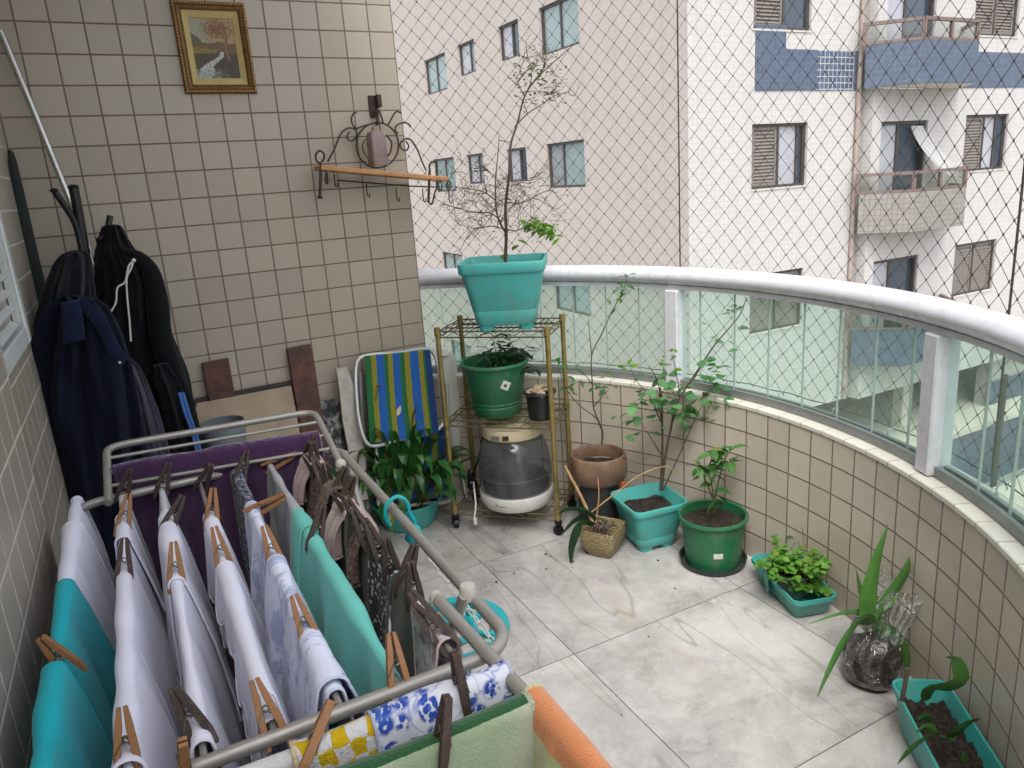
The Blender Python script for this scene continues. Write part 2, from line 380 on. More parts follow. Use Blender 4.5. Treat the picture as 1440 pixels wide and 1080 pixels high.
def arcbar(b, r0, r1, z0, z1, a0=A0, a1=A1, n=90):
    rings = []
    for i in range(n + 1):
        th = a0 + (a1 - a0) * i / n; rings.append([b.vert(arc(th, r, z)) for r, z in ((r0, z0), (r1, z0), (r1, z1), (r0, z1))])
    b.skin(rings); b.face(rings[0]); b.face(rings[-1])
b = MB(); arcbar(b, RR - .024, RR + .024, 1.054, 1.0715); arcbar(b, RR - .016, RR + .016, 1.0715, 1.082); b.build('top_channel', M_rail, rl, world=True, smooth=False)
b = MB(); arcbar(b, RR - .022, RR - .008, .637, .668); arcbar(b, RR + .008, RR + .022, .637, .668); arcbar(b, RR - .008, RR + .008, .637, .645); b.build('bottom_channel', M_chan, rl, world=True, smooth=False)
for deg in (18.5, -21.24, -58):
    th = radians(deg); b = MB(); b.box(arc(th, RR - .006, .846), (.075, .062, .415), Matrix.Rotation(th, 3, 'Z'), ch=.005); b.build('post', M_rail, rl, world=True, smooth=False)
seams = [61.5] + [56.2 - 5.3 * k for k in range(7)] + [18.5, 14.66, 9.3, 4.0, -1.3, -6.6, -11.9, -17.2, -21.24, -27.6, -32.2, -37.4, -42.6, -47.8, -53, -58]
for s0, s1 in zip(seams, seams[1:]):
    a_, c_ = radians(s0) - .0007, radians(s1) + .0007; b = MB()
    for r in (RR - .004, RR + .004): b.poly([arc(a_, r, .646), arc(c_, r, .646), arc(c_, r, 1.056), arc(a_, r, 1.056)])
    b.m = 1
    for th in (a_, c_): b.poly([arc(th, RR - .004, .646), arc(th, RR + .004, .646), arc(th, RR + .004, 1.056), arc(th, RR - .004, 1.056)])
    b.build('glass_pane', [M_glass, M_gedge], rl, world=True, smooth=False)

# safety net of dark cord knotted in diamonds
M_net = simple('net_cord', S('#38322f'), .85, var=.2, bump=0)
nt = thing('safety_net', 'dark knotted cord safety net stretched outside the balcony railing', 'net', arc(0, RN, .60))
b = MB(); dth = .0722 / RN; dz = .0388; nc = int((radians(64) + radians(60)) / dth); nr = 54
def node(i, j):
    th = radians(-60) + (i + .5 * (j % 2)) * dth; w_ = .004 * noise.noise(V((i * .21, j * .17, 0))); return arc(th + w_, RN + .008 * noise.noise(V((i * .08, j * .09, 3))), .66 + j * dz + .007 * noise.noise(V((i * .13, j * .2, 9))))
def cord(b, p, q, r):
    d = (q - p).normalized(); n1 = d.cross(V((0, 0, 1))).normalized() * r; n2 = d.cross(n1).normalized() * r
    k = [b.vert(x + n1 * cos(a) + n2 * sin(a)) for x in (p, q) for a in (0, 2.094, 4.189)]
    for i in range(3): b.face((k[i], k[(i + 1) % 3], k[3 + (i + 1) % 3], k[3 + i]))
for j in range(nr):
    for i in range(nc):
        p = node(i, j)
        for q in ((node(i, j + 1), node(i - 1, j + 1)) if j % 2 == 0 else (node(i, j + 1), node(i + 1, j + 1))): cord(b, p, q, .00102)
        e = .0034; k = [b.vert(p + V(x)) for x in ((e, 0, 0), (-e, 0, 0), (0, e, 0), (0, -e, 0), (0, 0, e * 1.5), (0, 0, -e * 1.5))]
        for x in (0, 1):
            for y in (2, 3):
                for z in (4, 5): b.face((k[x], k[y], k[z]))
b.build('mesh', M_net, nt, world=True, smooth=False, recalc=False)
for deg in (19.5, -25.1):
    b = MB(); b.tube([arc(radians(deg), RN - .006, z) for z in (.66, 1.3, 2.0, 2.80)], .0032, 6); b.build('rope', M_net, nt, world=True)
b = MB(); b.tube([arc(radians(a_), RN - .004, .662 + .006 * ((a_ // 3) % 2)) for a_ in range(-60, 60, 3)], .0022, 6); b.build('edge_rope', M_net, nt, world=True)
hk = None
for deg in (-33, -27, -20.2, -12, -4, 4, 12):
    b = MB(); th = radians(deg); b.tube(smooth_path([arc(th, RN - .03, .637), arc(th, RN - .03, .66), arc(th, RN - .015, .668), arc(th, RN - .003, .66), arc(th, RN - .004, .65)], 4), .0022, 6); b.ball(arc(th, RN - .03, .64), .006, 4)
    b.build('hook', M_alu, nt, world=True)
# ================================================================== OPPOSITE APARTMENT BUILDING
XA, YB, YC = 8.8, 6.96, 6.70
M_ba = tile('facade_side_tile', S('#ada49d'), S('#a39b93'), .10, .006, 0, 0, var=.03, rough=.6, bump=.2, dirtk=.3, c2=S('#8b817a'), streak=.30)
M_bb = tile('facade_front_tile', S('#b5b2af'), S('#a5a19c'), .10, .007, 0, 0, var=.03, rough=.6, bump=.2, dirtk=.25, streak=.28)
M_blue = tile('blue_tile', S('#4c5667'), S('#5d6777'), .10, .009, 0, 0, var=.12, rough=.35, bump=.2)
M_blue2 = tile('blue_tile_white_joint', S('#4a566c'), S('#a9a9a6'), .11, .014, 0, 0, var=.12, rough=.35)
M_greyt = tile('grey_tile', S('#85817b'), S('#6c6862'), .10, .008, 0, 0, var=.08, rough=.5)
M_bronze = simple('bronze_frame', S('#4a4542'), .45, .3, var=.15, bump=.03)
M_brown = simple('brown_frame', S('#6e5f58'), .55, .1, var=.15, bump=.03)
M_shut = simple('grey_shutter', S('#726b65'), .6, 0, var=.12, bump=.05)
def wglass(name, c, r=.12):
    t = NT(name); t.col(t.mix(t.rng(t.noise(1.3, 3), .35, .65), dark(c, .85), c)); t.set(rough=r, spec=.7); return t.mat
M_teal_gl = wglass('frosted_teal_pane', S('#80908f'), .15); M_white_gl = wglass('curtained_pane', S('#a0a1a8'), .25); M_dark_gl = wglass('dark_pane', S('#3a4450'), .08); M_grey_gl = wglass('grey_pane', S('#7f8589'), .1)
M_sill = simple('pale_sill', S('#b3afa8'), .7, var=.1)
t = NT('clear_balcony_glass'); tr = t.new('BsdfTransparent'); tr.inputs[0].default_value = (.86, .87, .85, 1); gl = t.new('BsdfGlossy'); gl.inputs['Roughness'].default_value = .1; m1 = t.new('MixShader'); t.put(m1.inputs[0], t.schlick()); t.link(tr.outputs[0], m1.inputs[1]); t.link(gl.outputs[0], m1.inputs[2]); t.link(m1.outputs[0], t.out.inputs[0]); M_bglass = t.mat
M_curt = fabric('white_curtain', S('#d8d8d6'), var=.05, weave=90, trl=.3)
bd = thing('apartment_building', 'pale tiled apartment building with blue bands across the gap', 'building', (XA, YB, -6.2))
def mA(u, z, d=0): return V((XA + d, u, z))
def mB(u, z, d=0): return V((u, YB + d, z))
def mC(u, z, d=0): return V((u, YC + d, z))
def wall_holes(b, mp, u0, u1, z0, z1, holes, depth=.16):
    us = sorted({u0, u1, *[h[0] for h in holes], *[h[1] for h in holes]}); zs = sorted({z0, z1, *[h[2] for h in holes], *[h[3] for h in holes]})
    us = [u for u in us if u0 <= u <= u1]; zs = [z for z in zs if z0 <= z <= z1]
    for a_, c_ in zip(us, us[1:]):
        for e, f in zip(zs, zs[1:]):
            m_ = ((a_ + c_) / 2, (e + f) / 2)
            if any(h[0] < m_[0] < h[1] and h[2] < m_[1] < h[3] for h in holes): continue
            b.poly([mp(a_, e), mp(c_, e), mp(c_, f), mp(a_, f)], [(a_, e), (c_, e), (c_, f), (a_, f)])
    for h in holes:
        Q = [(h[0], h[2]), (h[1], h[2]), (h[1], h[3]), (h[0], h[3])]
        for k in range(4):
            p, q = Q[k], Q[(k + 1) % 4]; b.poly([mp(*p), mp(*q), mp(*q, depth), mp(*p, depth)], [(p[0] + p[1], 0), (q[0] + q[1], 0), (q[0] + q[1], depth), (p[0] + p[1], depth)])
def pbox(b, mp, u0, u1, z0, z1, d0, d1):
    P = [mp(u, z, d) for d in (d0, d1) for z in (z0, z1) for u in (u0, u1)]; k = [b.vert(p) for p in P]
    for q in ((0, 1, 3, 2), (4, 6, 7, 5), (0, 4, 5, 1), (2, 3, 7, 6), (0, 2, 6, 4), (1, 5, 7, 3)): b.face([k[i] for i in q])
def frame(b, mp, u0, u1, z0, z1, d, w=.05, t_=.05):
    pbox(b, mp, u0, u0 + w, z0, z1, d, d + t_); pbox(b, mp, u1 - w, u1, z0, z1, d, d + t_)
    pbox(b, mp, u0 + w, u1 - w, z0, z0 + w, d, d + t_); pbox(b, mp, u0 + w, u1 - w, z1 - w, z1, d, d + t_)
def window(mp, u0, u1, z0, z1, lay, fm=M_bronze, sill=False):
    """lay: list of (fraction, kind) from u0 to u1; kinds pane materials or 'shutter'"""
    b = MB(); frame(b, mp, u0, u1, z0, z1, .05, .05, .07); x = u0 + .05; W = u1 - u0 - .1; kids = []
    for fr_, kind in lay:
        x1 = x + W * fr_; pbox(b, mp, x1 - .025, x1 + .025, z0 + .05, z1 - .05, .055, .115); kids.append((x + .02, x1 - .025, kind)); x = x1
    if sill: pbox(b, mp, u0 - .03, u1 + .03, z0 - .05, z0, -.03, .05)
    fo = b.build('window', fm, bd, world=True, smooth=False)
    if mp is not mA: b = MB(); pbox(b, mp, u0 - .02, u1 + .02, z0 - .03, z0 + .002, -.015, .05); b.build('sill', M_sill, fo, world=True, smooth=False)
    for x0, x1, kind in kids:
        b = MB()
        if kind == 'shutter':
            frame(b, mp, x0, x1, z0 + .05, z1 - .05, .07, .05, .03); n = int((z1 - z0 - .2) / .06)
            for k in range(n):
                z = z0 + .11 + k * .06; pts = [mp(u, z + dz_, d) for (dz_, d) in ((0, .072), (.05, .1)) for u in (x0 + .05, x1 - .05)]; i = [b.vert(p) for p in pts]; b.face((i[0], i[1], i[3], i[2]))
                pts = [mp(u, z + dz_, d) for (dz_, d) in ((0, .072), (0, .1)) for u in (x0 + .05, x1 - .05)]; i = [b.vert(p) for p in pts]; b.face((i[0], i[1], i[3], i[2]))
            pbox(b, mp, x0, x1, z0 + .05, z1 - .05, .103, .108)
            b.build('shutter', M_shut, fo, world=True, smooth=False)
        else:
            pbox(b, mp, x0, x1, z0 + .05, z1 - .05, .09, .10); b.build('pane', kind, fo, world=True, smooth=False)
    return fo
# side facade
PA = 2.76; hA = []; Zb, Zt = -3.38, 13.0
for k in range(-3, 1):
    zt = 4.965 + k * PA
    hA += [(17.10, 18.70, zt - .95, zt), (15.15, 16.20, zt - .77, zt), (12.75, 13.75, zt - .77, zt), (10.22, 11.78, zt - .95, zt)]
hA = [(a_, c_, e, f) for a_, c_, e, f in hA if e > -5.0]
b = MB(); wall_holes(b, mA, YB, 70, -6.2, Zt, hA); b.build('side_wall', M_ba, bd, world=True, smooth=False, recalc=False)
for n_, (a_, c_, e, f) in enumerate(hA):
    big = c_ - a_ > 1.3
    if big and a_ < 11 and n_ == 11: lay = [(.6, M_teal_gl), (.4, M_grey_gl)]
    elif big: lay = [(.5, M_teal_gl), (.5, M_teal_gl)]
    elif n_ % 4 == 1: lay = [(.35, M_grey_gl), (.65, M_white_gl)]
    else: lay = [(.4, M_dark_gl), (.6, M_white_gl)]
    window(mA, a_, c_, e, f, lay, M_bronze)
# front facade: left bay, then a bay standing 26 cm forward with the balconies
PB = 2.67; hB = []; hC = []; XC = 13.05
for k in range(-1, 3):
    hB.append((10.24, 11.62, 1.06 + k * PB, 2.18 + k * PB))
    hC += [(15.95, 17.45, 1.06 + k * PB, 2.20 + k * PB)]
    hC += [(13.32, 14.72, .05 + k * PB, 2.13 + k * PB)]
b = MB(); wall_holes(b, mB, XA, XC, Zb, Zt, hB); wall_holes(b, mC, XC, 30, Zb, Zt, hC)
b.poly([V((XC, YC, Zb)), V((XC, YB, Zb)), V((XC, YB, Zt)), V((XC, YC, Zt))], [(0, Zb), (.26, Zb), (.26, Zt), (0, Zt)])
b.poly([V((XA, YB, Zb)), V((30, YB - .26, Zb)), V((30, 12, Zb)), V((XA, 12, Zb))])
b.build('front_wall', M_bb, bd, world=True, smooth=False, recalc=False)
lays = {-1: [(.5, 'shutter'), (.5, 'shutter')], 0: [(.5, 'shutter'), (.38, M_white_gl), (.12, M_dark_gl)], 1: [(.55, 'shutter'), (.45, M_dark_gl)], 2: [(.5, 'shutter'), (.5, 'shutter')]}
for k in range(-1, 3): window(mB, 10.24, 11.62, 1.06 + k * PB, 2.18 + k * PB, lays[k], M_bronze)
layc = {-1: [(.5, 'shutter'), (.5, 'shutter')], 0: [(.48, 'shutter'), (.3, M_white_gl), (.22, M_dark_gl)], 1: [(.5, 'shutter'), (.5, 'shutter')], 2: [(.5, 'shutter'), (.5, M_dark_gl)]}
for k in range(-1, 3): window(mC, 15.95, 17.45, 1.06 + k * PB, 2.20 + k * PB, layc[k], M_bronze)
# corner pipe and blue bands
b = MB(); b.tube([V((12.9, YB - .05, Zb)), V((12.9, YB - .05, Zt))], .05, 10); b.build('downpipe', simple('pink_pipe', S('#96887f'), .6), bd, world=True)
b = MB()
def sheet(b, mp, u0, u1, z0, z1, d):
    b.poly([mp(u0, z0, d), mp(u1, z0, d), mp(u1, z1, d), mp(u0, z1, d)], [(u0, z0), (u1, z0), (u1, z1), (u0, z1)])
    for (p, q) in (((u0, z0), (u1, z0)), ((u0, z1), (u1, z1)), ((u0, z0), (u0, z1)), ((u1, z0), (u1, z1))): b.poly([mp(*p, d), mp(*q, d), mp(*q), mp(*p)])
sheet(b, mB, 10.285, 11.80, 2.73, 3.42, -.012); sheet(b, mB, 10.285, 11.0, 3.42, 3.80, -.012); sheet(b, mB, 12.78, XC, 2.73, 3.42, -.012); sheet(b, mC, XC, 30, 2.73, 3.42, -.012)
b.build('blue_band', M_blue, bd, world=True, smooth=False, recalc=False)
b = MB(); sheet(b, mB, 11.80, 12.78, 2.73, 3.42, -.014); b.build('tile_patch', M_blue2, bd, world=True, smooth=False, recalc=False)
# balconies
M_under = simple('cream_soffit', S('#cfc8ba'), .9, var=.06)
def balcony(k, m):
    z0, z1, zr = .06 + k * PB, .80 + k * PB, 1.19 + k * PB
    P = [(12.78, YC), (13.45, 5.98), (15.02, 5.98), (15.62, YC)]
    b = MB(); u = 0
    for p, q in zip(P, P[1:]):
        L = hypot(q[0] - p[0], q[1] - p[1]); b.poly([V((*p, z0)), V((*q, z0)), V((*q, z1)), V((*p, z1))], [(u, z0), (u + L, z0), (u + L, z1), (u, z1)])
        n_ = V((q[1] - p[1], p[0] - q[0], 0)).normalized() * -.1
        b.poly([V((*p, z0)) + n_, V((*q, z0)) + n_, V((*q, z1)) + n_, V((*p, z1)) + n_], [(u, z0), (u + L, z0), (u + L, z1), (u, z1)]); b.poly([V((*p, z1)), V((*q, z1)), V((*q, z1)) + n_, V((*p, z1)) + n_]); u += L
    o = b.build('balcony', m, bd, world=True, smooth=False, recalc=False)
    b = MB(); b.poly([V((*p, z0 - .004)) for p in P]); b.poly([V((*p, z0 + .1)) for p in P]); b.build('slab', M_under, o, world=True, smooth=False)
    b = MB(); g = MB()
    for p, q in zip(P, P[1:]):
        a_, c_ = V((*p, 0)) + V((0, .05, 0)), V((*q, 0)) + V((0, .05, 0)); d = c_ - a_; ang = atan2(d.y, d.x); R3 = Matrix.Rotation(ang, 3, 'Z'); mid = (a_ + c_) / 2
        b.box(mid + V((0, 0, zr - .03)), (d.length + .06, .07, .06), R3); b.box(mid + V((0, 0, z1 + .03)), (d.length, .05, .05), R3)
        n_ = 2 if d.length > 1.2 else 1
        for i in range(n_ + 1): b.box(a_ + d * (i / n_) + V((0, 0, (z1 + zr) / 2)), (.06, .06, zr - z1), R3)
        g.box(mid + V((0, 0, (z1 + zr) / 2)), (d.length - .06, .012, zr - z1 - .08), R3)
    b.build('balcony_rail', M_brown, o, world=True, smooth=False); g.build('balcony_glass', M_bglass, o, world=True, smooth=False)
    b = MB(); zt, zb = 2.13 + k * PB, .07 + k * PB; frame(b, mC, 13.32, 14.72, zb, zt, .05, .06, .08); pbox(b, mC, 13.86, 13.93, zb + .05, zt - .05, .06, .12)
    d = b.build('balcony_door', M_bronze, bd, world=True, smooth=False)
    b = MB(); pbox(b, mC, 13.38, 13.86, zb + .06, zt - .06, .09, .1); b.build('pane', M_white_gl, d, world=True, smooth=False)
    b = MB(); pbox(b, mC, 13.93, 14.66, zb + .06, zt - .06, .13, .14); b.build('pane', M_dark_gl, d, world=True, smooth=False)
    if k == 0:
        b = MB()
        def cf(s_, t_):
            x = 14.25 + .36 * s_ + t_ ** 1.6 * (.55 + .35 * s_); z = zt - .1 - t_ * (1.0 + .12 * s_); y = YC + .02 - .5 * t_ ** 1.2 + .04 * sin(s_ * 22 + t_ * 3); return V((x, y, z))
        b.grid(cf, 24, 14); b.build('curtain', M_curt, d, world=True)
balcony(0, M_greyt); balcony(1, M_blue); balcony(-1, M_blue)
# ground floor recess, column and podium
M_rec = simple('grey_green_render', S('#8f9389'), .9, var=.15, scale=1.2); M_ledge = simple('pale_ledge', S('#b5b1a4'), .8, var=.08, scale=2)
b = MB(); b.box((20, 10.0, -4.8), (18, .3, 2.8)); b.build('recess_wall', M_rec, bd, world=True, smooth=False)  # back of the recess, even greyish green render
b = MB(); sheet(b, lambda u, z, d=0: V((u, 8.2 + d, z)), 11.0, 16.2, -6.2, -4.75, 0); sheet(b, lambda u, z, d=0: V((u, 6.25 + d, z)), 14.4, 30, -6.2, -4.72, 0); sheet(b, lambda u, z, d=0: V((u, 6.9 + d, z)), 18.0, 20.5, -4.6, -4.0, 0)
b.build('blue_low_wall', M_blue, bd, world=True, smooth=False, recalc=False)
b = MB(); b.box((22.2, 8.1, -4.67), (15.7, 3.8, .1)); b.box((22.2, 4.9, -6.0), (15.7, 1.5, .2)); b.build('ledge', M_ledge, bd, world=True, smooth=False)
for x, y in ((15.35, 7.3), (21.5, 7.3)):
    b = MB(); b.box((x, y, (Zb - 6.2) / 2), (.28, .28, -Zb - 6.2 if False else 6.2 + Zb), ch=.02); b.build('column', M_ledge, bd, world=True, smooth=False)
b = MB(); b.box((19.3, 7.1, -4.0), (2.4, .3, 1.24)); b.build('pier', M_bb, bd, world=True, smooth=False)
b = MB(); b.tube([V((16.9, 5.9, Zb)), V((16.9, 5.9, -6.2))], .07, 10); b.build('drain_pipe', M_bronze, bd, world=True)
# the street-level ground
b = MB(); b.poly([V((-400, -400, -6.2)), V((400, -400, -6.2)), V((400, 400, -6.2)), V((-400, 400, -6.2))]); tag(b.build('ground', simple('paving', S('#8e8d87'), .9, var=.2, scale=.8), smooth=False), kind='structure')

# ------------------------------------------------------------------ light, sky, camera
w = bpy.data.worlds.new('World'); bpy.context.scene.world = w; w.use_nodes = True; nt_ = w.node_tree; nt_.nodes.clear()
sky = nt_.nodes.new('ShaderNodeTexSky'); sky.sky_type = 'NISHITA'; sky.sun_disc = False
SE, SA = radians(58), radians(212)      # elevation, azimuth clockwise from +y
sky.sun_elevation = SE; sky.sun_rotation = SA; sky.air_density = 1.0; sky.dust_density = 4.0; sky.ozone_density = 1
hs = nt_.nodes.new('ShaderNodeHueSaturation'); hs.inputs['Saturation'].default_value = .4
bg = nt_.nodes.new('ShaderNodeBackground'); bg.inputs[1].default_value = .15; wo = nt_.nodes.new('ShaderNodeOutputWorld')
nt_.links.new(sky.outputs[0], hs.inputs['Color']); nt_.links.new(hs.outputs[0], bg.inputs[0]); nt_.links.new(bg.outputs[0], wo.inputs[0])
L = bpy.data.lights.new('sun', 'SUN'); L.energy = .5; L.angle = radians(30); L.color = (1, .985, .965); so = bpy.data.objects.new('sun', L); C.objects.link(so)
sd = V((sin(SA) * cos(SE), cos(SA) * cos(SE), sin(SE))); so.rotation_euler = sd.to_track_quat('Z', 'Y').to_euler(); so.location = (-3, -6, 12)
cam = bpy.data.cameras.new('camera'); co_ = bpy.data.objects.new('camera', cam); C.objects.link(co_)
Rm = Matrix((RIGHT, -DOWN, -FWD)).transposed(); co_.matrix_world = Matrix.Translation(CAM) @ Rm.to_4x4()
cam.sensor_fit = 'HORIZONTAL'; cam.sensor_width = 36; cam.lens = 36 * F / 1440; cam.shift_x = (720 - CX) / 1440; cam.shift_y = (CY - 540) / 1440; cam.clip_start = .02; cam.clip_end = 1500
sc = bpy.context.scene; sc.camera = co_
sc.view_settings.view_transform = 'Standard'; sc.view_settings.look = 'None'; sc.view_settings.gamma = 1; sc.view_settings.exposure = 1.46
sc.cycles.max_bounces = 8; sc.cycles.diffuse_bounces = 4; sc.cycles.transparent_max_bounces = 24; sc.cycles.use_denoising = True; sc.cycles.sample_clamp_indirect = 6
# ================================================================== THINGS ON AND AGAINST THE BACK WALL
M_gold = simple('gilt_brown', S('#7c5a30'), .45, .25, var=.3, scale=40, bump=.5, bscale=220, dirt=S('#3a2412'), dscale=60, damt=.7)
M_bead = simple('gilt_bead', S('#b08a4c'), .4, .4, var=.3, scale=60, bump=.2)
M_liner = simple('cream_liner', S('#b7a269'), .7, var=.08, scale=20, bump=.1)
# painting
pt = thing('framed_painting', 'small oil landscape in a carved gilt frame high on the tiled wall', 'painting', (.637, 0, 2.095))
def fr_loop(w, h, y): return [V((-w / 2, y, -h / 2)), V((w / 2, y, -h / 2)), V((w / 2, y, h / 2)), V((-w / 2, y, h / 2))]
fw, fh = .264, .328
b = MB(); b.loft([fr_loop(fw - 2 * i, fh - 2 * i, y) for i, y in ((0, -.002), (0, -.014), (.004, -.021), (.010, -.022), (.014, -.017), (.018, -.019), (.024, -.016), (.030, -.010), (.031, -.004))], capb=False); b.build('frame', M_gold, pt, smooth=False)
b = MB()
def rim(w, h, step):
    out = []
    for x0, z0, x1, z1 in ((-w, -h, w, -h), (w, -h, w, h), (w, h, -w, h), (-w, h, -w, -h)):
        L = hypot(x1 - x0, z1 - z0); n = int(L / step); out += [(x0 + (x1 - x0) * i / n, z0 + (z1 - z0) * i / n) for i in range(n)]
    return out
for x, z in rim(fw / 2 - .007, fh / 2 - .007, .0105): b.ball((x, -.0215, z), .0042, 3)
b.build('beading', M_bead, pt)
b = MB(); b.loft([fr_loop(fw - .062, fh - .062, -.011), fr_loop(fw - .066, fh - .066, -.013), fr_loop(fw - .106, fh - .112, -.006), fr_loop(fw - .108, fh - .114, -.003)], capb=False); b.build('liner', M_liner, pt, smooth=False)
b = MB(); cw, ch_ = fw - .104, fh - .110; b.grid(lambda s_, t_: V(((s_ - .5) * cw, -.0035, (t_ - .5) * ch_)), 60, 80); cv = b.build('canvas', None or bpy.data.materials.new('oil_paint'), pt, recalc=False)
mt = cv.data.materials[0]; mt.use_nodes = True; n_ = mt.node_tree.nodes; at_ = n_.new('ShaderNodeAttribute'); at_.attribute_name = 'paint'; mt.node_tree.links.new(at_.outputs['Color'], n_['Principled BSDF'].inputs['Base Color']); n_['Principled BSDF'].inputs['Roughness'].default_value = .45
def paint(s, t):
    def nz(f, k=0): return noise.noise(V((s * f, t * f * 1.3, k)))
    def mx(a, b_, k): k = max(0, min(1, k)); return tuple(x + (y - x) * k for x, y in zip(a, b_))
    c = mx(S('#8f9480')[:3], S('#a58a62')[:3], (s - .1) * 2 + nz(6) * .6)                       # sky
    fo = exp(-((s - .62) / .36) ** 2 - ((t - .82) / .2) ** 2) + nz(16, 2) * .5 + nz(34, 5) * .3; c = mx(c, mx(S('#8a5a2a')[:3], S('#5c3d22')[:3], .5 + nz(20, 7)), fo * 1.5 - .35)
    hl = .78 - s * .75 + nz(5, 3) * .05
    if t < hl and t > .42: c = mx(c, S('#3d3d2c')[:3], .85)
    if t < .60 + nz(4, 4) * .05: c = mx(S('#5a4a30')[:3], S('#6e4f2a')[:3], .5 + nz(14, 6))
    if .42 < t < .50 + nz(6, 8) * .03 and s < .55: c = mx(S('#8a7420')[:3], S('#6b5a20')[:3], .5 + nz(25, 1))
    if t < .42 + nz(7, 3) * .02: c = mx(S('#35331f')[:3], S('#4c3d22')[:3], .5 + nz(12, 9))
    sx_ = .66 - (.44 - t) * 1.35 + .05 * sin(t * 22); ww = .03 + (.44 - t) * .42
    if t < .44 and abs(s - sx_) < ww + nz(18, 2) * .04: c = mx(S('#8c8f86')[:3], S('#c3c6be')[:3], .5 + nz(22, 3) * 1.4)
    if t < .16 and s < .75: c = mx(c, S('#7d877f')[:3], .5 + nz(20, 4))
    if t < .30 and s > .55 and abs(s - sx_) > ww: c = mx(c, S('#3b2e1c')[:3], .6)
    tr = .80 + .03 * sin(t * 9)
    if .30 < t < .75 and abs(s - tr) < .028 + .01 * (t < .4): c = mx(S('#8a6a48')[:3], S('#5a4028')[:3], (s - tr) * 18 + .5)
    for a0, sl in ((.62, -.9), (.58, .55), (.66, -.35)):
        if a0 < t < a0 + .25 and abs(s - (tr + (t - a0) * sl)) < .012: c = mx(c, S('#6b4a2c')[:3], .8)
    return c + (1,)
ca = cv.data.color_attributes.new('paint', 'FLOAT_COLOR', 'POINT')
for i, v in enumerate(cv.data.vertices): ca.data[i].color = paint(v.co.x / cw + .5, v.co.z / ch_ + .5)

# wrought-iron shelf hanging crooked from one hook
M_iron = simple('brown_iron', S('#40332c'), .6, .4, var=.3, scale=30, bump=.2)
M_plank = simple('varnished_plank', S('#b58350'), .4, 0, var=.25, scale=12, bump=.1)
def w4(x, y, Y): return uny(420 + x / 6, 120 + y / 6, Y)
sh = thing('iron_wall_shelf', 'scrolled wrought iron shelf with a wooden board and hooks hanging on the wall', 'shelf', tuple(uny(535, 235, -.03)))
b = MB(); YS = -.035
def scroll(pts, r=.0036, Y=YS, n=5): b.tube(smooth_path([w4(x, y, Y) for x, y in pts], n), r, 7)
ring = [(665 + 178 * cos(a_ * pi / 12), 505 + 190 * sin(a_ * pi / 12)) for a_ in range(24)]; b.tube(smooth_path([w4(x, y, YS) for x, y in ring], 3, True), .0038, 7, closed=True)
scroll([(640, 420), (560, 460), (540, 520), (565, 590), (620, 640)], .0025)
scroll([(245, 645), (300, 540), (350, 420), (400, 368), (455, 362), (490, 395), (480, 445), (440, 468), (408, 440), (425, 395)])
scroll([(490, 372), (455, 330), (445, 280), (465, 235), (490, 228)]); scroll([(480, 370), (540, 345), (600, 330)])
scroll([(1075, 718), (1040, 640), (1000, 540), (950, 462), (900, 452), (858, 490), (865, 530), (905, 550), (928, 515), (905, 470)])
scroll([(838, 410), (815, 370), (830, 335), (880, 315), (925, 325), (945, 355)]); scroll([(755, 335), (800, 250), (830, 220), (868, 238)])
scroll([(650, 335), (668, 260), (640, 195), (618, 215)]); scroll([(715, 322), (690, 240), (655, 195)])
b.build('scrollwork', M_iron, sh, world=True)
b = MB(); b.tube([w4(190, 660, -.155), w4(180, 930, -.155)], .006, 6)
scroll([(190, 665), (150, 635), (145, 585), (175, 552), (212, 575), (212, 620), (190, 650)], .004, -.155); scroll([(230, 700), (245, 790), (240, 830), (225, 800), (235, 730)], .004, -.155); scroll([(185, 925), (165, 945), (200, 945)], .005, -.155)
b.build('bracket', M_iron, sh, world=True)
b = MB(); b.tube([w4(1105, 720, -.155), w4(1095, 985, -.155)], .006, 6)
scroll([(1110, 722), (1103, 675), (1130, 642), (1165, 668), (1160, 720)], .004, -.155); scroll([(1160, 880), (1190, 810), (1210, 850), (1195, 890), (1180, 860)], .003, -.155); scroll([(1270, 800), (1285, 850), (1262, 880), (1245, 850), (1260, 815)], .003, -.155)
scroll([(1095, 985), (1125, 1000), (1150, 900), (1165, 860), (1160, 720)], .004, -.155)
b.build('bracket', M_iron, sh, world=True)
b = MB(); b.tube([w4(325, 800, -.05), w4(930, 850, -.05), w4(1155, 858, -.05)], .003, 6); b.build('hook_rail', M_iron, sh, world=True)
for x, y in ((300, 745), (572, 830), (822, 865), (1045, 870), (1265, 885)):
    b = MB(); b.tube(smooth_path([w4(x, y, -.05), w4(x + 5, y + 70, -.05), w4(x + 12, y + 105, -.05), w4(x + 28, y + 108, -.05), w4(x + 28, y + 80, -.05)], 4), .0026, 6); b.build('hook', M_iron, sh, world=True)
b = MB(); l0, r0 = uny(451, 234, -.165), uny(631, 250.5, -.165); d = r0 - l0; ang = atan2(d.z, d.x); b.box((l0 + r0) / 2 + V((0, .065, -.004)), (d.length, .13, .019), Matrix.Rotation(-ang, 3, 'Y'), ch=.003); b.build('board', M_plank, sh, world=True, smooth=False)
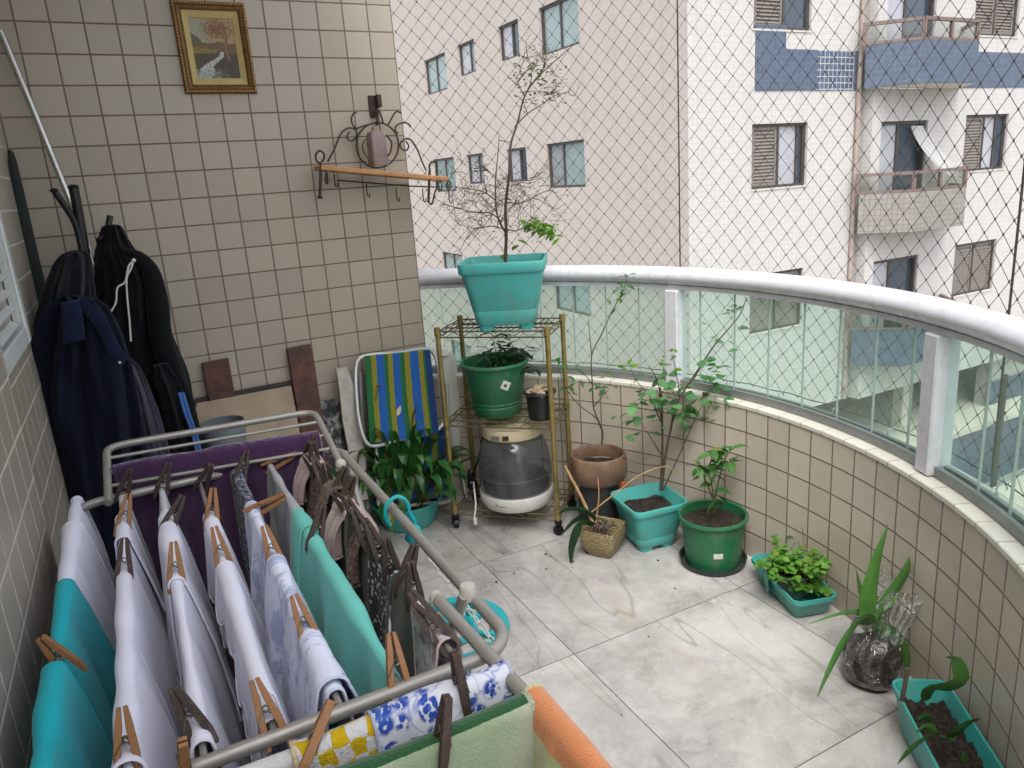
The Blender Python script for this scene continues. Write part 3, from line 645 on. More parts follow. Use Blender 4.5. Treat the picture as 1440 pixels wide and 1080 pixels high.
# what stands on it, and the bracket it hangs from
M_mauve = simple('mauve_glaze', S('#82706a'), .3, var=.12, scale=14, bump=.05)
jr = thing('square_jar', 'greyish mauve square jar standing on the wall shelf', 'jar', tuple(uny(532, 232, -.11)))
b = MB(); q0 = uny(533, 232.5, -.11); b.loft([rrect(w_, w_ * .75, .01, q0.z - .001 + z_, (q0.x, q0.y), radians(12)) for w_, z_ in ((.07, 0), (.076, .01), (.07, .12), (.06, .135), (.03, .142), (.028, .155))], capt=True); b.build('body', M_mauve, jr, world=True)
b = MB(); b.tube(smooth_path([q0 + V((.04, -.02, .12)), q0 + V((.055, -.03, .09)), q0 + V((.045, -.035, .05)), q0 + V((.03, -.035, .035))], 5), .004, 7); b.build('handle', M_iron, jr, world=True)
wb = thing('wall_bracket', 'dark metal bracket screwed to the wall above the scrolled shelf', 'bracket', tuple(uny(525, 150, -.0)))
b = MB(); p0 = uny(524, 150, 0); b.box(p0 + V((0, -.004, 0)), (.035, .008, .09), ch=.002); b.build('plate', M_iron, wb, world=True, smooth=False)
b = MB(); b.box(p0 + V((.02, -.026, .02)), (.02, .035, .05), ch=.003); b.build('arm', M_iron, wb, world=True, smooth=False)
b = MB(); b.tube(smooth_path([p0 + V((0, -.008, -.02)), p0 + V((0, -.04, -.05)), p0 + V((0, -.045, -.075)), p0 + V((0, -.025, -.075))], 5), .004, 6); b.build('hook', M_iron, wb, world=True)

# boards leaning against the wall
M_redw = simple('dark_red_wood', S('#4a2a20'), .55, var=.4, scale=18, bump=.35, bscale=90, dirt=S('#7a4630'), dscale=12, damt=.6)
M_darkw = simple('dark_wood', S('#33231d'), .6, var=.35, scale=16, bump=.3, bscale=80)
M_creamb = simple('cream_board', S('#a9967e'), .75, var=.12, scale=9, bump=.15, dirt=S('#7f6a52'), dscale=7, damt=.5)
M_blackb = simple('black_speckled_board', S('#17181b'), .5, var=.3, bump=.1, dirt=S('#b9b9b5'), dscale=26, damt=.9)
M_whiteb = simple('worn_white_board', S('#b5aea4'), .7, var=.1, scale=8, bump=.2, dirt=S('#857a6c'), dscale=14, damt=.6)
def lean(name, label, mat, x0, x1, z1, ytop, ybot, th, cat='board', skew=0.0):
    b = MB(); zz = [0, z1]
    P = [V((x0, ytop, z1)), V((x1, ytop, z1 + .004)), V((x1 + skew, ybot, .001)), V((x0 + skew, ybot, .001))]
    n_ = (P[1] - P[0]).cross(P[3] - P[0]).normalized()
    if n_.y > 0: n_ = -n_
    b.loft([[p for p in P], [p + n_ * th for p in P]], capb=True, capt=True)
    o = b.build(name, mat, None, smooth=False, bevel=.003)
    return tag(o, label, cat)
lean('wooden_plank', 'short dark red wooden plank left of the cream board', M_redw, .388, .492, .885, -.005, -.10, .022)
lean('wooden_plank', 'taller reddish brown plank leaning right of the cream board', M_redw, .730, .832, .89, -.005, -.10, .024)
lean('wooden_plank', 'thin dark plank lying flat behind the top of the cream board', M_darkw, .34, .735, .742, -.006, -.12, .012)
lean('cream_panel', 'wide cream board leaning behind the drying rack', M_creamb, .33, .722, .725, -.03, -.15, .016)
lean('speckled_board', 'black board with white paint specks beside the beach chair', M_blackb, .72, .98, .632, -.03, -.13, .012)
b = MB(); pl_ = [(471, 518), (486, 514), (497, 545), (502, 590), (512, 640), (516, 700), (504, 702), (490, 640), (480, 590), (476, 550)]
b.loft([[uny(x, y, -.06 - .0006 * (y - 515)) + V((0, o_, 0)) for x, y in pl_] for o_ in (0, -.022)], capb=True, capt=True); tag(b.build('white_plank', M_whiteb, smooth=False, bevel=.003), 'worn white plank with a curved edge left of the striped chair', 'board')

# grey perforated hamper
t = NT('perforated_grey'); sp = t.new('SeparateXYZ'); t.link(t.uvc(), sp.inputs[0]); mm = []
rowv = t.math('FLOOR', t.math('DIVIDE', sp.outputs[1], .012)); us = t.math('ADD', sp.outputs[0], t.math('MULTIPLY', rowv, .006))
for o, T_ in ((us, .012), (sp.outputs[1], .012)): mm.append(t.math('ABSOLUTE', t.math('SUBTRACT', t.math('FRACT', t.math('DIVIDE', o, T_)), .5)))
hole = t.math('LESS_THAN', t.math('ADD', t.math('MULTIPLY', mm[0], mm[0]), t.math('MULTIPLY', mm[1], mm[1])), .085)
t.col(t.mix(t.noise(8), S('#6f777a'), S('#8a9294'))); t.set(rough=.5, alpha=t.math('SUBTRACT', 1, hole)); M_perf = t.mat
M_hamp = simple('grey_plastic', S('#6d7679'), .45, var=.1, bump=.03)
hc = V((.405, -.30, 0)); hm = thing('laundry_hamper', 'grey perforated plastic hamper half hidden behind the drying rack', 'hamper', tuple(hc))
b = MB(); b.lathe([(.055, .0), (.06, .004), (.076, .66)], (0, 0, 0), 40); b.lathe([(.076, .66), (.083, .665), (.083, .698), (.079, .702), (.079, .63)], (0, 0, 0), 40, capb=False); b.build('rim', M_hamp, hm)
b = MB(); b.grid(lambda s_, t_: V(((.066 + .0125 * t_) * cos(s_ * 2 * pi), (.066 + .0125 * t_) * sin(s_ * 2 * pi), .03 + .63 * t_)), 48, 8, lambda s_, t_: (s_ * .432, t_ * .6)); b.build('perforated_side', M_perf, hm)

# ------------------------------------------------------------------ corner: pole, parasol, coat stand and jackets
M_chrome = simple('bare_tube', S('#b7b5ae'), .25, .85, var=.12, scale=14, bump=.03)
M_blackm = simple('black_tube', S('#141416'), .4, .2, var=.2, bump=.03)
b = MB(); b.tube([uny(0, 43, -.03), uny(45, 150, -.05), uny(100, 285, -.10), uny(150, 420, -.2), uny(205, 640, -.33)], .0105, 12); tag(b.build('aluminium_pole', M_chrome), 'long bare aluminium pole leaning into the corner above the jackets', 'pole')
pr_ = thing('furled_parasol', 'dark green furled parasol standing pointed end up behind the jackets', 'parasol', tuple(unz(70, 690, 0)))
M_para = fabric('dark_green_canvas', S('#2c322f'), weave=300, bump=.3, trl=0)
b = MB(); loops = []
for xl, xr, y, Y in ((10, 19, 214, -.07), (11, 24, 230, -.07), (20, 38, 290, -.09), (34, 56, 370, -.11), (44, 66, 410, -.12), (58, 84, 470, -.14), (78, 110, 560, -.18), (96, 128, 650, -.22)):
    l_, r_ = uny(xl, y, Y), uny(xr, y, Y); c_ = (l_ + r_) / 2; rx = (r_ - l_).length / 2
    loops.append([c_ + V((rx * cos(a_ * pi / 10) * (1 + .08 * cos(a_ * pi / 10 * 5)), -rx * .8 * sin(a_ * pi / 10), 0)) for a_ in range(20)])
b.loft(loops, capb=True, capt=True); b.build('canopy', M_para, pr_, world=True)
b = MB(); b.tube([uny(14, 216, -.07), uny(14, 211, -.07)], .008, 8); b.build('ferrule', M_blackm, pr_, world=True)
st = thing('coat_stand', 'black tubular coat stand with two bent prongs above the jackets', 'coat stand', (.12, -.30, 0))
b = MB(); b.tube(smooth_path([uny(103, 262, -.30), uny(112, 310, -.30), uny(125, 390, -.30), uny(140, 470, -.30), uny(150, 560, -.3), V((.13, -.3, .02))], 5), .0155, 12); b.ball(uny(103, 263, -.3), .018, 6, (1, 1, .5)); b.build('pole', M_blackm, st, world=True)
b = MB(); b.tube(smooth_path([uny(77, 270, -.33), uny(92, 291, -.32), uny(107, 318, -.31), uny(117, 360, -.31)], 5), .0105, 10); b.ball(uny(76, 268, -.33), .0135, 6, (1, 1, .6)); b.build('prong', M_blackm, st, world=True)
b = MB(); b.tube(smooth_path([V((.12, -.28, 1.42)), V((.15, -.24, 1.45)), V((.17, -.22, 1.50))], 5), .0105, 10); b.build('prong', M_blackm, st, world=True)
for k in range(3):
    a_ = k * 2.09 + .4; b = MB(); b.tube(smooth_path([V((.13, -.3, .10)), V((.13 + .09 * cos(a_), -.3 + .09 * sin(a_), .05)), V((.13 + .15 * cos(a_), -.3 + .15 * sin(a_), .008))], 4), .011, 8); b.build('leg', M_blackm, st, world=True)

def garment(rows, th, seed, folds=7, amp=.010, n=72, squash=1.0):
    """closed hanging cloth shape through rows (x left, x right, y, depth plane) seen from the front, with vertical folds"""
    b = MB(); out = []; P = []
    for xl, xr, y, Y in rows:
        l_, r_ = uny(xl, y, Y), uny(xr, y, Y); P.append(((l_ + r_) / 2, (r_ - l_).length / 2))
    cs = smooth_path([p[0] for p in P], 5); rs = [q.x for q in smooth_path([V((p[1], 0, 0)) for p in P], 5)]
    for i, (c_, rx) in enumerate(zip(cs, rs)):
        t_ = i / (len(cs) - 1); L = []; ry = min(th, rx * .9) * (.55 + .45 * min(1, t_ * 3))
        for k in range(n):
            a_ = 2 * pi * k / n; f = 1 + 0; w_ = noise.noise(V((cos(a_) * 2.2 + seed, sin(a_) * 2.2, t_ * 2.3 + seed))) ; w2 = noise.noise(V((cos(a_) * 5 + seed, sin(a_) * 5, t_ * 3.1))); g = sin(a_ * folds * .6 + 2.6 * w_ + seed + t_ * 1.5) * amp * 1.1 * (.2 + t_) + w_ * amp * 2.2 + w2 * amp * 1.1 + amp * .55 * noise.noise(V((cos(a_) * 4, sin(a_) * 4 + t_ * 7, t_ * 16 + seed)))
            L.append(c_ + V(((rx + g * .35) * cos(a_), -(ry + g * 1.4) * sin(a_), .012 * noise.noise(V((a_, 5, seed))) * (t_ > .95))))
        out.append(L)
    b.loft(out, capb=True, capt=True); return b
M_blk = fabric('black_fleece', S('#0c0d11'), var=.2, weave=260, trl=0, sheen=.05); M_navy = fabric('navy_drill', S('#0b1022'), var=.15, weave=420, trl=0, sheen=.03); M_navy2 = fabric('blue_panel', S('#101a35'), var=.25, weave=420, trl=0)
M_grey = fabric('grey_violet_cloth', S('#3a3946'), var=.2, weave=380, trl=0); M_bluet = fabric('blue_lining', S('#4a6fb0'), var=.15, trl=0); M_wcord = fabric('white_cord', S('#cfccc4'), var=.08, weave=900, trl=0)
hd = thing('black_hoodie', 'black hooded sweatshirt with white drawstring hanging on the coat stand', 'hoodie', tuple(uny(180, 420, -.25)))
garment([(150, 160, 316, -.25), (142, 172, 320, -.25), (135, 184, 340, -.25), (131, 196, 356, -.26), (131, 212, 372, -.26), (132, 226, 400, -.26), (130, 231, 440, -.26), (128, 238, 462, -.25), (132, 254, 500, -.25), (140, 268, 535, -.25), (150, 276, 580, -.25), (160, 284, 620, -.25), (170, 292, 700, -.25)], .085, 3.0, 5, .014).build('body', M_blk, hd, world=True)
b = MB(); b.tube(smooth_path([uny(172, 353, -.33), uny(196, 362, -.345), uny(213, 385, -.345), uny(222, 430, -.345), uny(226, 470, -.34), uny(240, 520, -.335), uny(262, 575, -.33)], 5), [.012 + .026 * min(1, i / 14) for i in range(31)], 14); b.build('sleeve', M_blk, hd, world=True)
b = MB()
for pth in ([(190, 366), (181, 374), (176, 396), (165, 405), (163, 425), (155, 440)], [(188, 366), (184, 378), (178, 392), (179, 420), (182, 450), (184, 480)]): b.tube(smooth_path([uny(x, y, -.392) for x, y in pth], 5), .0032, 7)
b.ball(uny(188, 366, -.392), .007, 4); b.build('drawstring', M_wcord, hd, world=True)
bj = thing('dark_jacket', 'plain dark jacket hanging leftmost behind the navy one', 'jacket', tuple(uny(90, 400, -.38)))
garment([(100, 112, 352, -.42), (86, 124, 358, -.42), (74, 130, 376, -.42), (60, 134, 410, -.42), (48, 136, 450, -.42), (34, 134, 500, -.42), (30, 132, 560, -.42), (40, 130, 650, -.42), (60, 140, 760, -.42)], .06, 8.0, 6, .012).build('body', fabric('charcoal_cloth', S('#17181f'), var=.25, weave=300, trl=0), bj, world=True)
nj = thing('navy_jacket', 'navy work jacket with a brighter blue shoulder panel hanging by the side wall', 'jacket', tuple(uny(110, 520, -.55)))
garment([(86, 108, 416, -.56), (74, 136, 424, -.56), (58, 156, 446, -.56), (42, 174, 490, -.56), (28, 188, 540, -.56), (28, 200, 600, -.56), (44, 208, 680, -.56), (62, 212, 760, -.56), (80, 214, 850, -.56), (96, 224, 930, -.56)], .075, 5.0, 5, .022).build('body', M_navy, nj, world=True)
b = MB()
def ribbon(mb, pts, w0, w1, out=V((.75, -.1, .62))):
    q_ = smooth_path(pts, 6); m_ = len(q_) - 1
    mb.grid(lambda s_, t_: q_[min(m_, int(t_ * m_ + .5))] + out.normalized() * ((s_ - .5) * (w0 + (w1 - w0) * t_)) + V((0, -.004 * sin(pi * s_), .002 * sin(t_ * 17))), 6, m_)
ribbon(b, [uny(106, 424, -.625), uny(128, 437, -.642), uny(146, 462, -.648), uny(160, 492, -.645), uny(172, 512, -.635)], .035, .050, V((.7, 0, .7))); b.build('shoulder_panel', M_navy2, nj, world=True, solid=.004)
b = MB(); ribbon(b, [uny(98, 424, -.632), uny(101, 440, -.650), uny(103, 460, -.652), uny(104, 480, -.650)], .05, .062, V((1, 0, .1))); b.build('collar_tab', M_navy2, nj, world=True, solid=.004)
b = MB(); b.ball(uny(168, 510, -.648), .006, 5); b.build('snap_button', M_chrome, nj, world=True)
gj = thing('grey_trousers', 'grey violet trousers hanging between the navy jacket and the hoodie', 'trousers', tuple(uny(200, 580, -.5)))
garment([(168, 184, 505, -.48), (168, 200, 522, -.48), (174, 216, 560, -.48), (182, 228, 600, -.48), (190, 240, 650, -.48), (196, 250, 740, -.48), (200, 258, 850, -.48)], .05, 2.0, 5, .010).build('body', M_grey, gj, world=True)
bt = thing('blue_lined_jacket', 'black jacket showing a bright blue lining stripe beside the hamper', 'jacket', tuple(uny(250, 580, -.36)))
garment([(214, 240, 512, -.40), (216, 256, 530, -.40), (224, 268, 560, -.40), (232, 280, 600, -.40), (240, 290, 650, -.40), (246, 300, 740, -.40), (250, 306, 840, -.4)], .05, 6.0, 5, .010).build('body', M_blk, bt, world=True)
b = MB()
for off in (0, 5): b.tube(smooth_path([uny(252 + off, 552, -.455), uny(260 + off, 580, -.465), uny(270 + off, 608, -.465), uny(276 + off, 632, -.465), uny(284 + off, 670, -.465)], 4), .0055, 8)
b.build('lining', M_bluet, bt, world=True)

# ------------------------------------------------------------------ folded beach chair
M_tubew = simple('pale_tube', S('#bcbcb8'), .35, .45, var=.1, bump=.03)
M_wplast = simple('white_plastic', S('#c9c7c0'), .45, var=.06, bump=.05, dirt=S('#8a8579'), dscale=9, damt=.4)
t = NT('striped_webbing'); sp = t.new('SeparateXYZ'); t.link(t.uvc(), sp.inputs[0]); g_, y_, bl, dk = S('#1c6b34'), S('#8f8a24'), S('#1d5fae'), S('#143b78')
n = t.new('ValToRGB'); n.color_ramp.interpolation = 'CONSTANT'; e = n.color_ramp.elements; sts = [(0, g_), (.09, y_), (.17, bl), (.29, g_), (.345, y_), (.42, bl), (.53, g_), (.60, y_), (.68, bl), (.81, y_), (.88, g_), (.91, dk)]
e[0].color = sts[0][1]; e[1].position, e[1].color = sts[1]
for p_, c_ in sts[2:]:
    x = e.new(p_); x.color = c_
t.link(sp.outputs[0], n.inputs[0]); wv = t.new('TexWave'); wv.inputs['Scale'].default_value = 60; t.link(t.uvc(), wv.inputs[0])
a_ = t.mix(t.math('MULTIPLY', t.noise(9), .3), n.outputs[0], (.02, .03, .03, 1)); t.col(a_); t.set(rough=.7, spec=.3); t.bump(t.noise(500, 2), .3, .002); translucent(t, a_, .15); M_strip = t.mat
ch = thing('beach_chair', 'folded beach chair with blue green and yellow striped webbing against the wall', 'chair', (1.22, -.12, 0))
def chp(x, y):                       # the chair's back frame leans: the lower, the farther from the wall
    return uny(x, y, -.05 - .0011 * (y - 495))
b = MB(); b.tube(smooth_path([chp(503, 580), chp(500, 530), chp(504, 506), chp(522, 499), chp(560, 496), chp(596, 491), chp(610, 497), chp(617, 520), chp(623, 560), chp(624, 592), chp(612, 607), chp(590, 613), chp(560, 619), chp(530, 627), chp(516, 623), chp(508, 605), chp(503, 580)], 6), .0095, 10); b.build('back_frame', M_tubew, ch, world=True)
b = MB()
def web(s_, t_):
    top = chp(512 + 92 * s_, 503.5 - 9 * s_); bot = chp(519 + 97 * s_, 622 - 14 * s_ + 2 * sin(s_ * 3)); p = top.lerp(bot, t_); return p + V((0, .012 * sin(pi * t_) * sin(pi * s_) - .012, 0))
b.grid(lambda s_, t_: web(s_, t_), 24, 16, lambda s_, t_: (s_, t_)); b.grid(lambda s_, t_: chp(512 + 92 * s_, 503.5 - 9 * s_) + V((0, -.012 * cos(t_ * pi), .0125 * sin(t_ * pi))), 24, 6, lambda s_, t_: (s_, 0)); b.build('back_webbing', M_strip, ch, world=True)
b = MB(); b.grid(lambda s_, t_: uny(532 + 94 * s_ + 4 * t_, 606 - 6 * s_ + 100 * t_, -.10 - .10 * t_) + V((0, .02 * sin(pi * t_), 0)), 24, 14, lambda s_, t_: (s_, t_)); b.build('seat_webbing', M_strip, ch, world=True)
b = MB(); b.tube(smooth_path([uny(528, 596, -.08), uny(532, 690, -.2), uny(540, 712, -.22), uny(600, 708, -.22), uny(636, 700, -.2), uny(634, 650, -.12), uny(628, 540, -.05)], 6), .0095, 10); b.build('seat_frame', M_tubew, ch, world=True)
for pth in ([(496, 520, -.05), (501, 590, -.05), (507, 680, -.08), (512, 735, -.15)], [(506, 524, -.045), (510, 590, -.06), (516, 680, -.1)], [(640, 600, -.03), (648, 660, -.05), (656, 700, -.09)]):
    b = MB(); b.tube([uny(*p_) for p_ in pth], .008, 8); b.build('leg', M_tubew, ch, world=True)
for x0, y0, x1, y1 in ((629, 494, 642, 628), (612, 488, 624, 500)):
    b = MB(); p_, q_ = uny(x0, y0, -.025), uny(x1, y1, -.035); b.loft([[p_.lerp(q_, t_) + V((w_ * cos(a_ * pi / 8) * .042, .012 * sin(a_ * pi / 8) , 0)) for a_ in range(16)] for t_, w_ in ((0, .35), (.03, .75), (.1, 1), (.55, 1), (.8, .85), (.95, .7), (1, .4))], capb=True, capt=True); b.build('armrest', M_wplast, ch, world=True)

# ------------------------------------------------------------------ gilt wire rack
M_rack = simple('tarnished_gilt', S('#9a8852'), .42, .55, var=.25, scale=20, bump=.2, bscale=150, dirt=S('#4d3f22'), dscale=16, damt=.6)
M_wire = simple('tarnished_wire', S('#6d6044'), .45, .5, var=.25, scale=20, bump=.1)
FLp, FRp = V((1.307, -.336, 0)), V((1.658, -.674, 0)); DX = (FRp - FLp).normalized(); DY = V((-DX.y, DX.x, 0)); RW, RD = (FRp - FLp).length, .275
rk = thing('wire_rack', 'tarnished gilt wire rack on castors holding pots and the drum appliance', 'rack', tuple((FLp + FRp + DY * RD) / 2))
def rp(u, v, z): return FLp + DX * (u * RW) + DY * (v * RD) + V((0, 0, z))
for u, v in ((0, 0), (1, 0), (0, 1), (1, 1)):
    b = MB(); b.tube([rp(u, v, .055), rp(u, v, .935)], .0108, 14); b.tube([rp(u, v, .932), rp(u, v, .941)], [.0125, .0105], 14)
    for k in range(33): b.tube([rp(u, v, .08 + k * .026), rp(u, v, .0825 + k * .026)], .0113, 14)
    for z in (.095, .522, .925): b.tube([rp(u, v, z - .018), rp(u, v, z + .018)], [.0150, .0135], 14)
    b.build('post', M_rack, rk, world=True)
    b = MB(); c_ = rp(u, v, .024); ax = DX.lerp(DY, .4 + .3 * u).normalized(); b.tube([c_ - ax * .009, c_ + ax * .009], .023, 18); b.tube([c_ - ax * .012, c_ + ax * .012], .009, 10)
    for s_ in (-1, 1): b.tube([c_ + ax * .014 * s_, c_ + ax * .013 * s_ + V((0, 0, .032))], .006, 6)
    b.tube([c_ + V((0, 0, .03)), c_ + V((0, 0, .045))], .016, 10); b.build('castor', M_blackm, rk, world=True)
for z in (.095, .522, .925):
    b = MB()
    for dz_ in (0, -.026):
        for (u0, v0, u1, v1) in ((0, 0, 1, 0), (1, 0, 1, 1), (1, 1, 0, 1), (0, 1, 0, 0)): b.tube([rp(u0, v0, z + dz_), rp(u1, v1, z + dz_)], .0032, 6)
    for (u0, v0, u1, v1, L_) in ((0, 0, 1, 0, RW), (1, 0, 1, 1, RD), (1, 1, 0, 1, RW), (0, 1, 0, 0, RD)):
        k_ = max(4, int(L_ / .036)); zz = [rp(u0 + (u1 - u0) * i / k_, v0 + (v1 - v0) * i / k_, z - (.026 if i % 2 else 0)) for i in range(k_ + 1)]; b.tube(zz, .002, 5)
    for i in range(1, 19): b.tube([rp(i / 19, 0, z + .003), rp(i / 19, 1, z + .003)], .0018, 5)
    for v in (.33, .67): b.tube([rp(0, v, z - .003), rp(1, v, z - .003)], .003, 6)
    b.build('wire_shelf', M_wire, rk, world=True)

# ------------------------------------------------------------------ the clear drum appliance on the lowest shelf
t = NT('clear_drum'); fr = t.schlick(); tr = t.new('BsdfTransparent'); tr.inputs[0].default_value = (.60, .62, .62, 1); gl = t.new('BsdfGlossy'); gl.inputs['Roughness'].default_value = .12
df = t.new('BsdfDiffuse'); df.inputs[0].default_value = (.30, .31, .31, 1); m1 = t.new('MixShader'); t.put(m1.inputs[0], fr); t.link(tr.outputs[0], m1.inputs[1]); t.link(gl.outputs[0], m1.inputs[2])
m2 = t.new('MixShader'); t.put(m2.inputs[0], t.rng(t.noise(9, 5, .7), .4, .75, .10, .30)); t.link(m1.outputs[0], m2.inputs[1]); t.link(df.outputs[0], m2.inputs[2]); t.link(m2.outputs[0], t.out.inputs[0]); M_drum = t.mat
M_base = simple('white_appliance_plastic', S('#c6c4bd'), .4, var=.05, bump=.03, dirt=S('#8f897a'), dscale=8, damt=.3); M_beige = simple('beige_plastic', S('#b9ad8c'), .42, var=.06, bump=.03)
M_dkp = simple('dark_grey_plastic', S('#2a2c2d'), .5, var=.2, bump=.05); M_red = simple('dark_red_display', S('#3c0d12'), .15, var=.1, bump=0); M_inkg = simple('grey_green_print', S('#63706a'), .5, var=.1, bump=0)
fc = atan2(CAM.y + .40, CAM.x - 1.57); ap = thing('drum_appliance', 'clear drum kitchen appliance with white base on the lowest rack shelf', 'appliance', (1.585, -.428, .098), fc + pi / 2); ap.scale = (1, 1, 1)
b = MB(); b.lathe([(.125, .0), (.140, .006), (.152, .03), (.152, .066), (.148, .074)], seg=56, capt=True); b.rescale(1.12, .98).build('base', M_base, ap)
b = MB(); b.lathe([(.146, .074), (.149, .10), (.150, .17), (.146, .235), (.134, .285), (.112, .325), (.09, .338)], seg=56, capb=False); b.lathe([(.147, .148), (.1515, .152), (.1515, .156), (.147, .160)], seg=56, capb=False); b.rescale(1.12, .98).build('drum', M_drum, ap)
b = MB(); b.lathe([(.135, .076), (.137, .10), (.130, .128), (.11, .13), (.11, .10)], seg=48); b.lathe([(.05, .1), (.045, .30)], seg=32); b.rescale(1.12, .98).build('tray', M_dkp, ap)
b = MB(); b.lathe([(.085, .325), (.112, .328), (.122, .338), (.124, .372), (.118, .384), (.05, .392)], seg=56, capt=True, sy=.92); b.rescale(1.12, .98).build('lid', M_beige, ap)
b = MB(); b.box((-.030, -.1145, .358), (.024, .004, .022), ch=.001); b.rescale(1.12, .98).build('display', M_red, ap, smooth=False)
b = MB(); b.box((-.070, -.0985, .357), (.034, .004, .018), Matrix.Rotation(radians(-28), 3, 'Z'), ch=.001); b.rescale(1.12, .98).build('plate', M_inkg, ap, smooth=False)
b = MB(); sc_ = [(0, .0), (.004, .022), (.008, .004), (.012, .012), (.016, .003), (.02, .011), (.024, .003), (.028, .010), (.031, .003), (.035, .011), (.039, .004), (.045, .008)]
def onbase(x, z): a_ = -pi / 2 - .62 + x / .152; return V((.1527 * cos(a_), .1527 * sin(a_), .036 + z * .8))
b.tube(smooth_path([onbase(x * 1.1, z) for x, z in sc_], 5), .0011, 5); b.rescale(1.12, .98).build('lettering', M_inkg, ap)
b = MB(); b.tube(smooth_path([uny(689, 600, -.20), uny(680, 612, -.23), uny(674, 640, -.25), uny(667, 662, -.25)], 6), .005, 8); b.build('cord', M_blackm, ap, world=True)
b = MB(); c_ = uny(663, 668, -.25); b.box(c_, (.035, .03, .055), Matrix.Rotation(.3, 3, 'Y'), ch=.006); b.box(c_ + V((0, 0, -.05)), (.045, .035, .045), ch=.006); b.build('adapter', M_blackm, ap, world=True)
cd = thing('extension_lead', 'short white power lead hanging to a plug beside the rack foot', 'cord', tuple(unz(668, 738, 0)))
b = MB(); b.tube(smooth_path([c_ + V((.0, -.02, -.03)), uny(667, 690, -.37), uny(669, 710, -.40), uny(667, 728, -.42)], 6), .0042, 8); b.build('lead', M_wplast, cd, world=True)
b = MB(); b.box(uny(668, 733, -.42) , (.016, .016, .035), ch=.003); b.build('plug', M_wplast, cd, world=True)
# ================================================================== POTS AND PLANTS
def plastic(name, h, rough=.45, **k): return simple(name, S(h), rough, var=.07, scale=7, bump=.06, bscale=30, dirt=S('#70705f'), dscale=11, damt=k.get('d', .42))
M_teal = plastic('teal_plastic', '#49a7a1'); M_green = plastic('green_plastic', '#1c6440'); M_teal2 = plastic('aqua_plastic', '#389a93'); M_black = plastic('black_plastic', '#17181a', d=.1); M_dgr = plastic('dark_saucer', '#1d2a29')
M_inner = plastic('dark_inside', '#26393c', d=.5)
M_soil = simple('potting_soil', S('#221913'), .95, var=.5, scale=40, bump=1, bscale=90, bdist=.01, dirt=S('#5a4a38'), dscale=60, damt=.6)
M_bark = simple('twig_bark', S('#4d4034'), .85, var=.35, scale=40, bump=.3); M_gstem = simple('green_stem', S('#4c5a2c'), .7, var=.25, scale=30, bump=.1)
M_label = simple('paper_label', S('#c9c8c0'), .6, var=.1, scale=90, bump=0); M_ink = simple('label_print', S('#33363a'), .6, bump=0)
L_dark = leafmat('dark_glossy_leaf', S('#12301a'), S('#1e4a22'), .35, .2, .15); L_mid = leafmat('mid_green_leaf', S('#356330'), S('#5a8a44'), .4, .3); L_lily = leafmat('lily_leaf', S('#1c4a20'), S('#3a7430'), .28, .25)
L_lime = leafmat('young_leaf', S('#5a8a2c'), S('#83b63a'), .4, .45); L_olive = leafmat('small_olive_leaf', S('#3a4a2c'), S('#5f7444'), .5, .25); L_hib = leafmat('round_leaf', S('#447a4a'), S('#74a468'), .45, .35); L_herb = leafmat('herb_leaf', S('#4f8a34'), S('#7fb24c'), .4, .4); L_aloe = leafmat('succulent_leaf', S('#3b6630'), S('#55853c'), .38, .12, 0)

def square_pot(parent, w, d, wb, db, h, lip=.035, feet=True, m=M_teal, inner=None, groove=.3):
    b = MB(); z0 = .022 if feet else 0; r = .035
    f = lambda z: (wb + (w - .02 - wb) * (z / (h - lip)), db + (d - .02 - db) * (z / (h - lip)))
    zs = [z0, z0 + .004, h * groove - .004, h * groove, h * groove + .004, h - lip - .004, h - lip]; loops = []
    for i, z in enumerate(zs):
        k = f(z); o_ = -.006 if i == 0 else (-.003 if i == 3 else 0); loops.append(rrect(k[0] + o_, k[1] + o_, r, z))
    loops += [rrect(w - .006, d - .006, r, h - lip + .001), rrect(w, d, r, h - lip + .006), rrect(w + .004, d + .004, r, h - .005), rrect(w, d, r, h), rrect(w - .014, d - .014, r * .9, h), rrect(w - .018, d - .018, r * .85, h - .006), rrect(wb - .002, db - .002, r * .8, max(.03, h * .45))]
    b.loft(loops, capb=True, capt=True); o = b.build('pot', m, parent)
    if feet:
        for sx in (-1, 1):
            for sy in (-1, 1):
                b = MB(); cx_, cy_ = sx * (wb / 2 - .034), sy * (db / 2 - .034); b.loft([rrect(.056, .056, .02, 0, (cx_, cy_)), rrect(.066, .066, .022, z0 + .003, (cx_, cy_))], capt=True); b.build('foot', m, o)
    return o
def round_pot(parent, rt, rb, h, m, lip=.018, grooves=(.2, .27), seg=56, sy=1):
    f = lambda z: rb + (rt - .008 - rb) * z / h; P = [(rb - .006, 0), (rb, .006)]
    for g in grooves: P += [(f(g * h) , g * h - .003), (f(g * h) - .003, g * h), (f(g * h), g * h + .003)]
    P += [(f(h - lip), h - lip), (rt, h - lip + .003), (rt + .003, h - lip * .5), (rt, h - .001), (rt - .006, h), (rt - .011, h - .004), (rb * .95 + .3 * (rt - rb), h * .4)]
    b = MB(); b.lathe(P, seg=seg, sy=sy, capt=True); return b.build('pot', m, parent)
def soil(parent, fn, n=22, rough=.012, seed=1, m=None):
    b = MB()
    def g(s_, t_):
        p = fn(s_, t_); return p + V((0, 0, rough * noise.noise(p * 38 + V((seed, 0, 0))) + rough * .6 * noise.noise(p * 90)))
    b.grid(g, n, n); return b.build('soil', m or M_soil, parent)
def disc(r, z): return lambda s_, t_: V((r * t_ * cos(s_ * 2 * pi), r * t_ * sin(s_ * 2 * pi), z))
def rect(w, d, z): return lambda s_, t_: V(((s_ - .5) * w, (t_ - .5) * d, z))
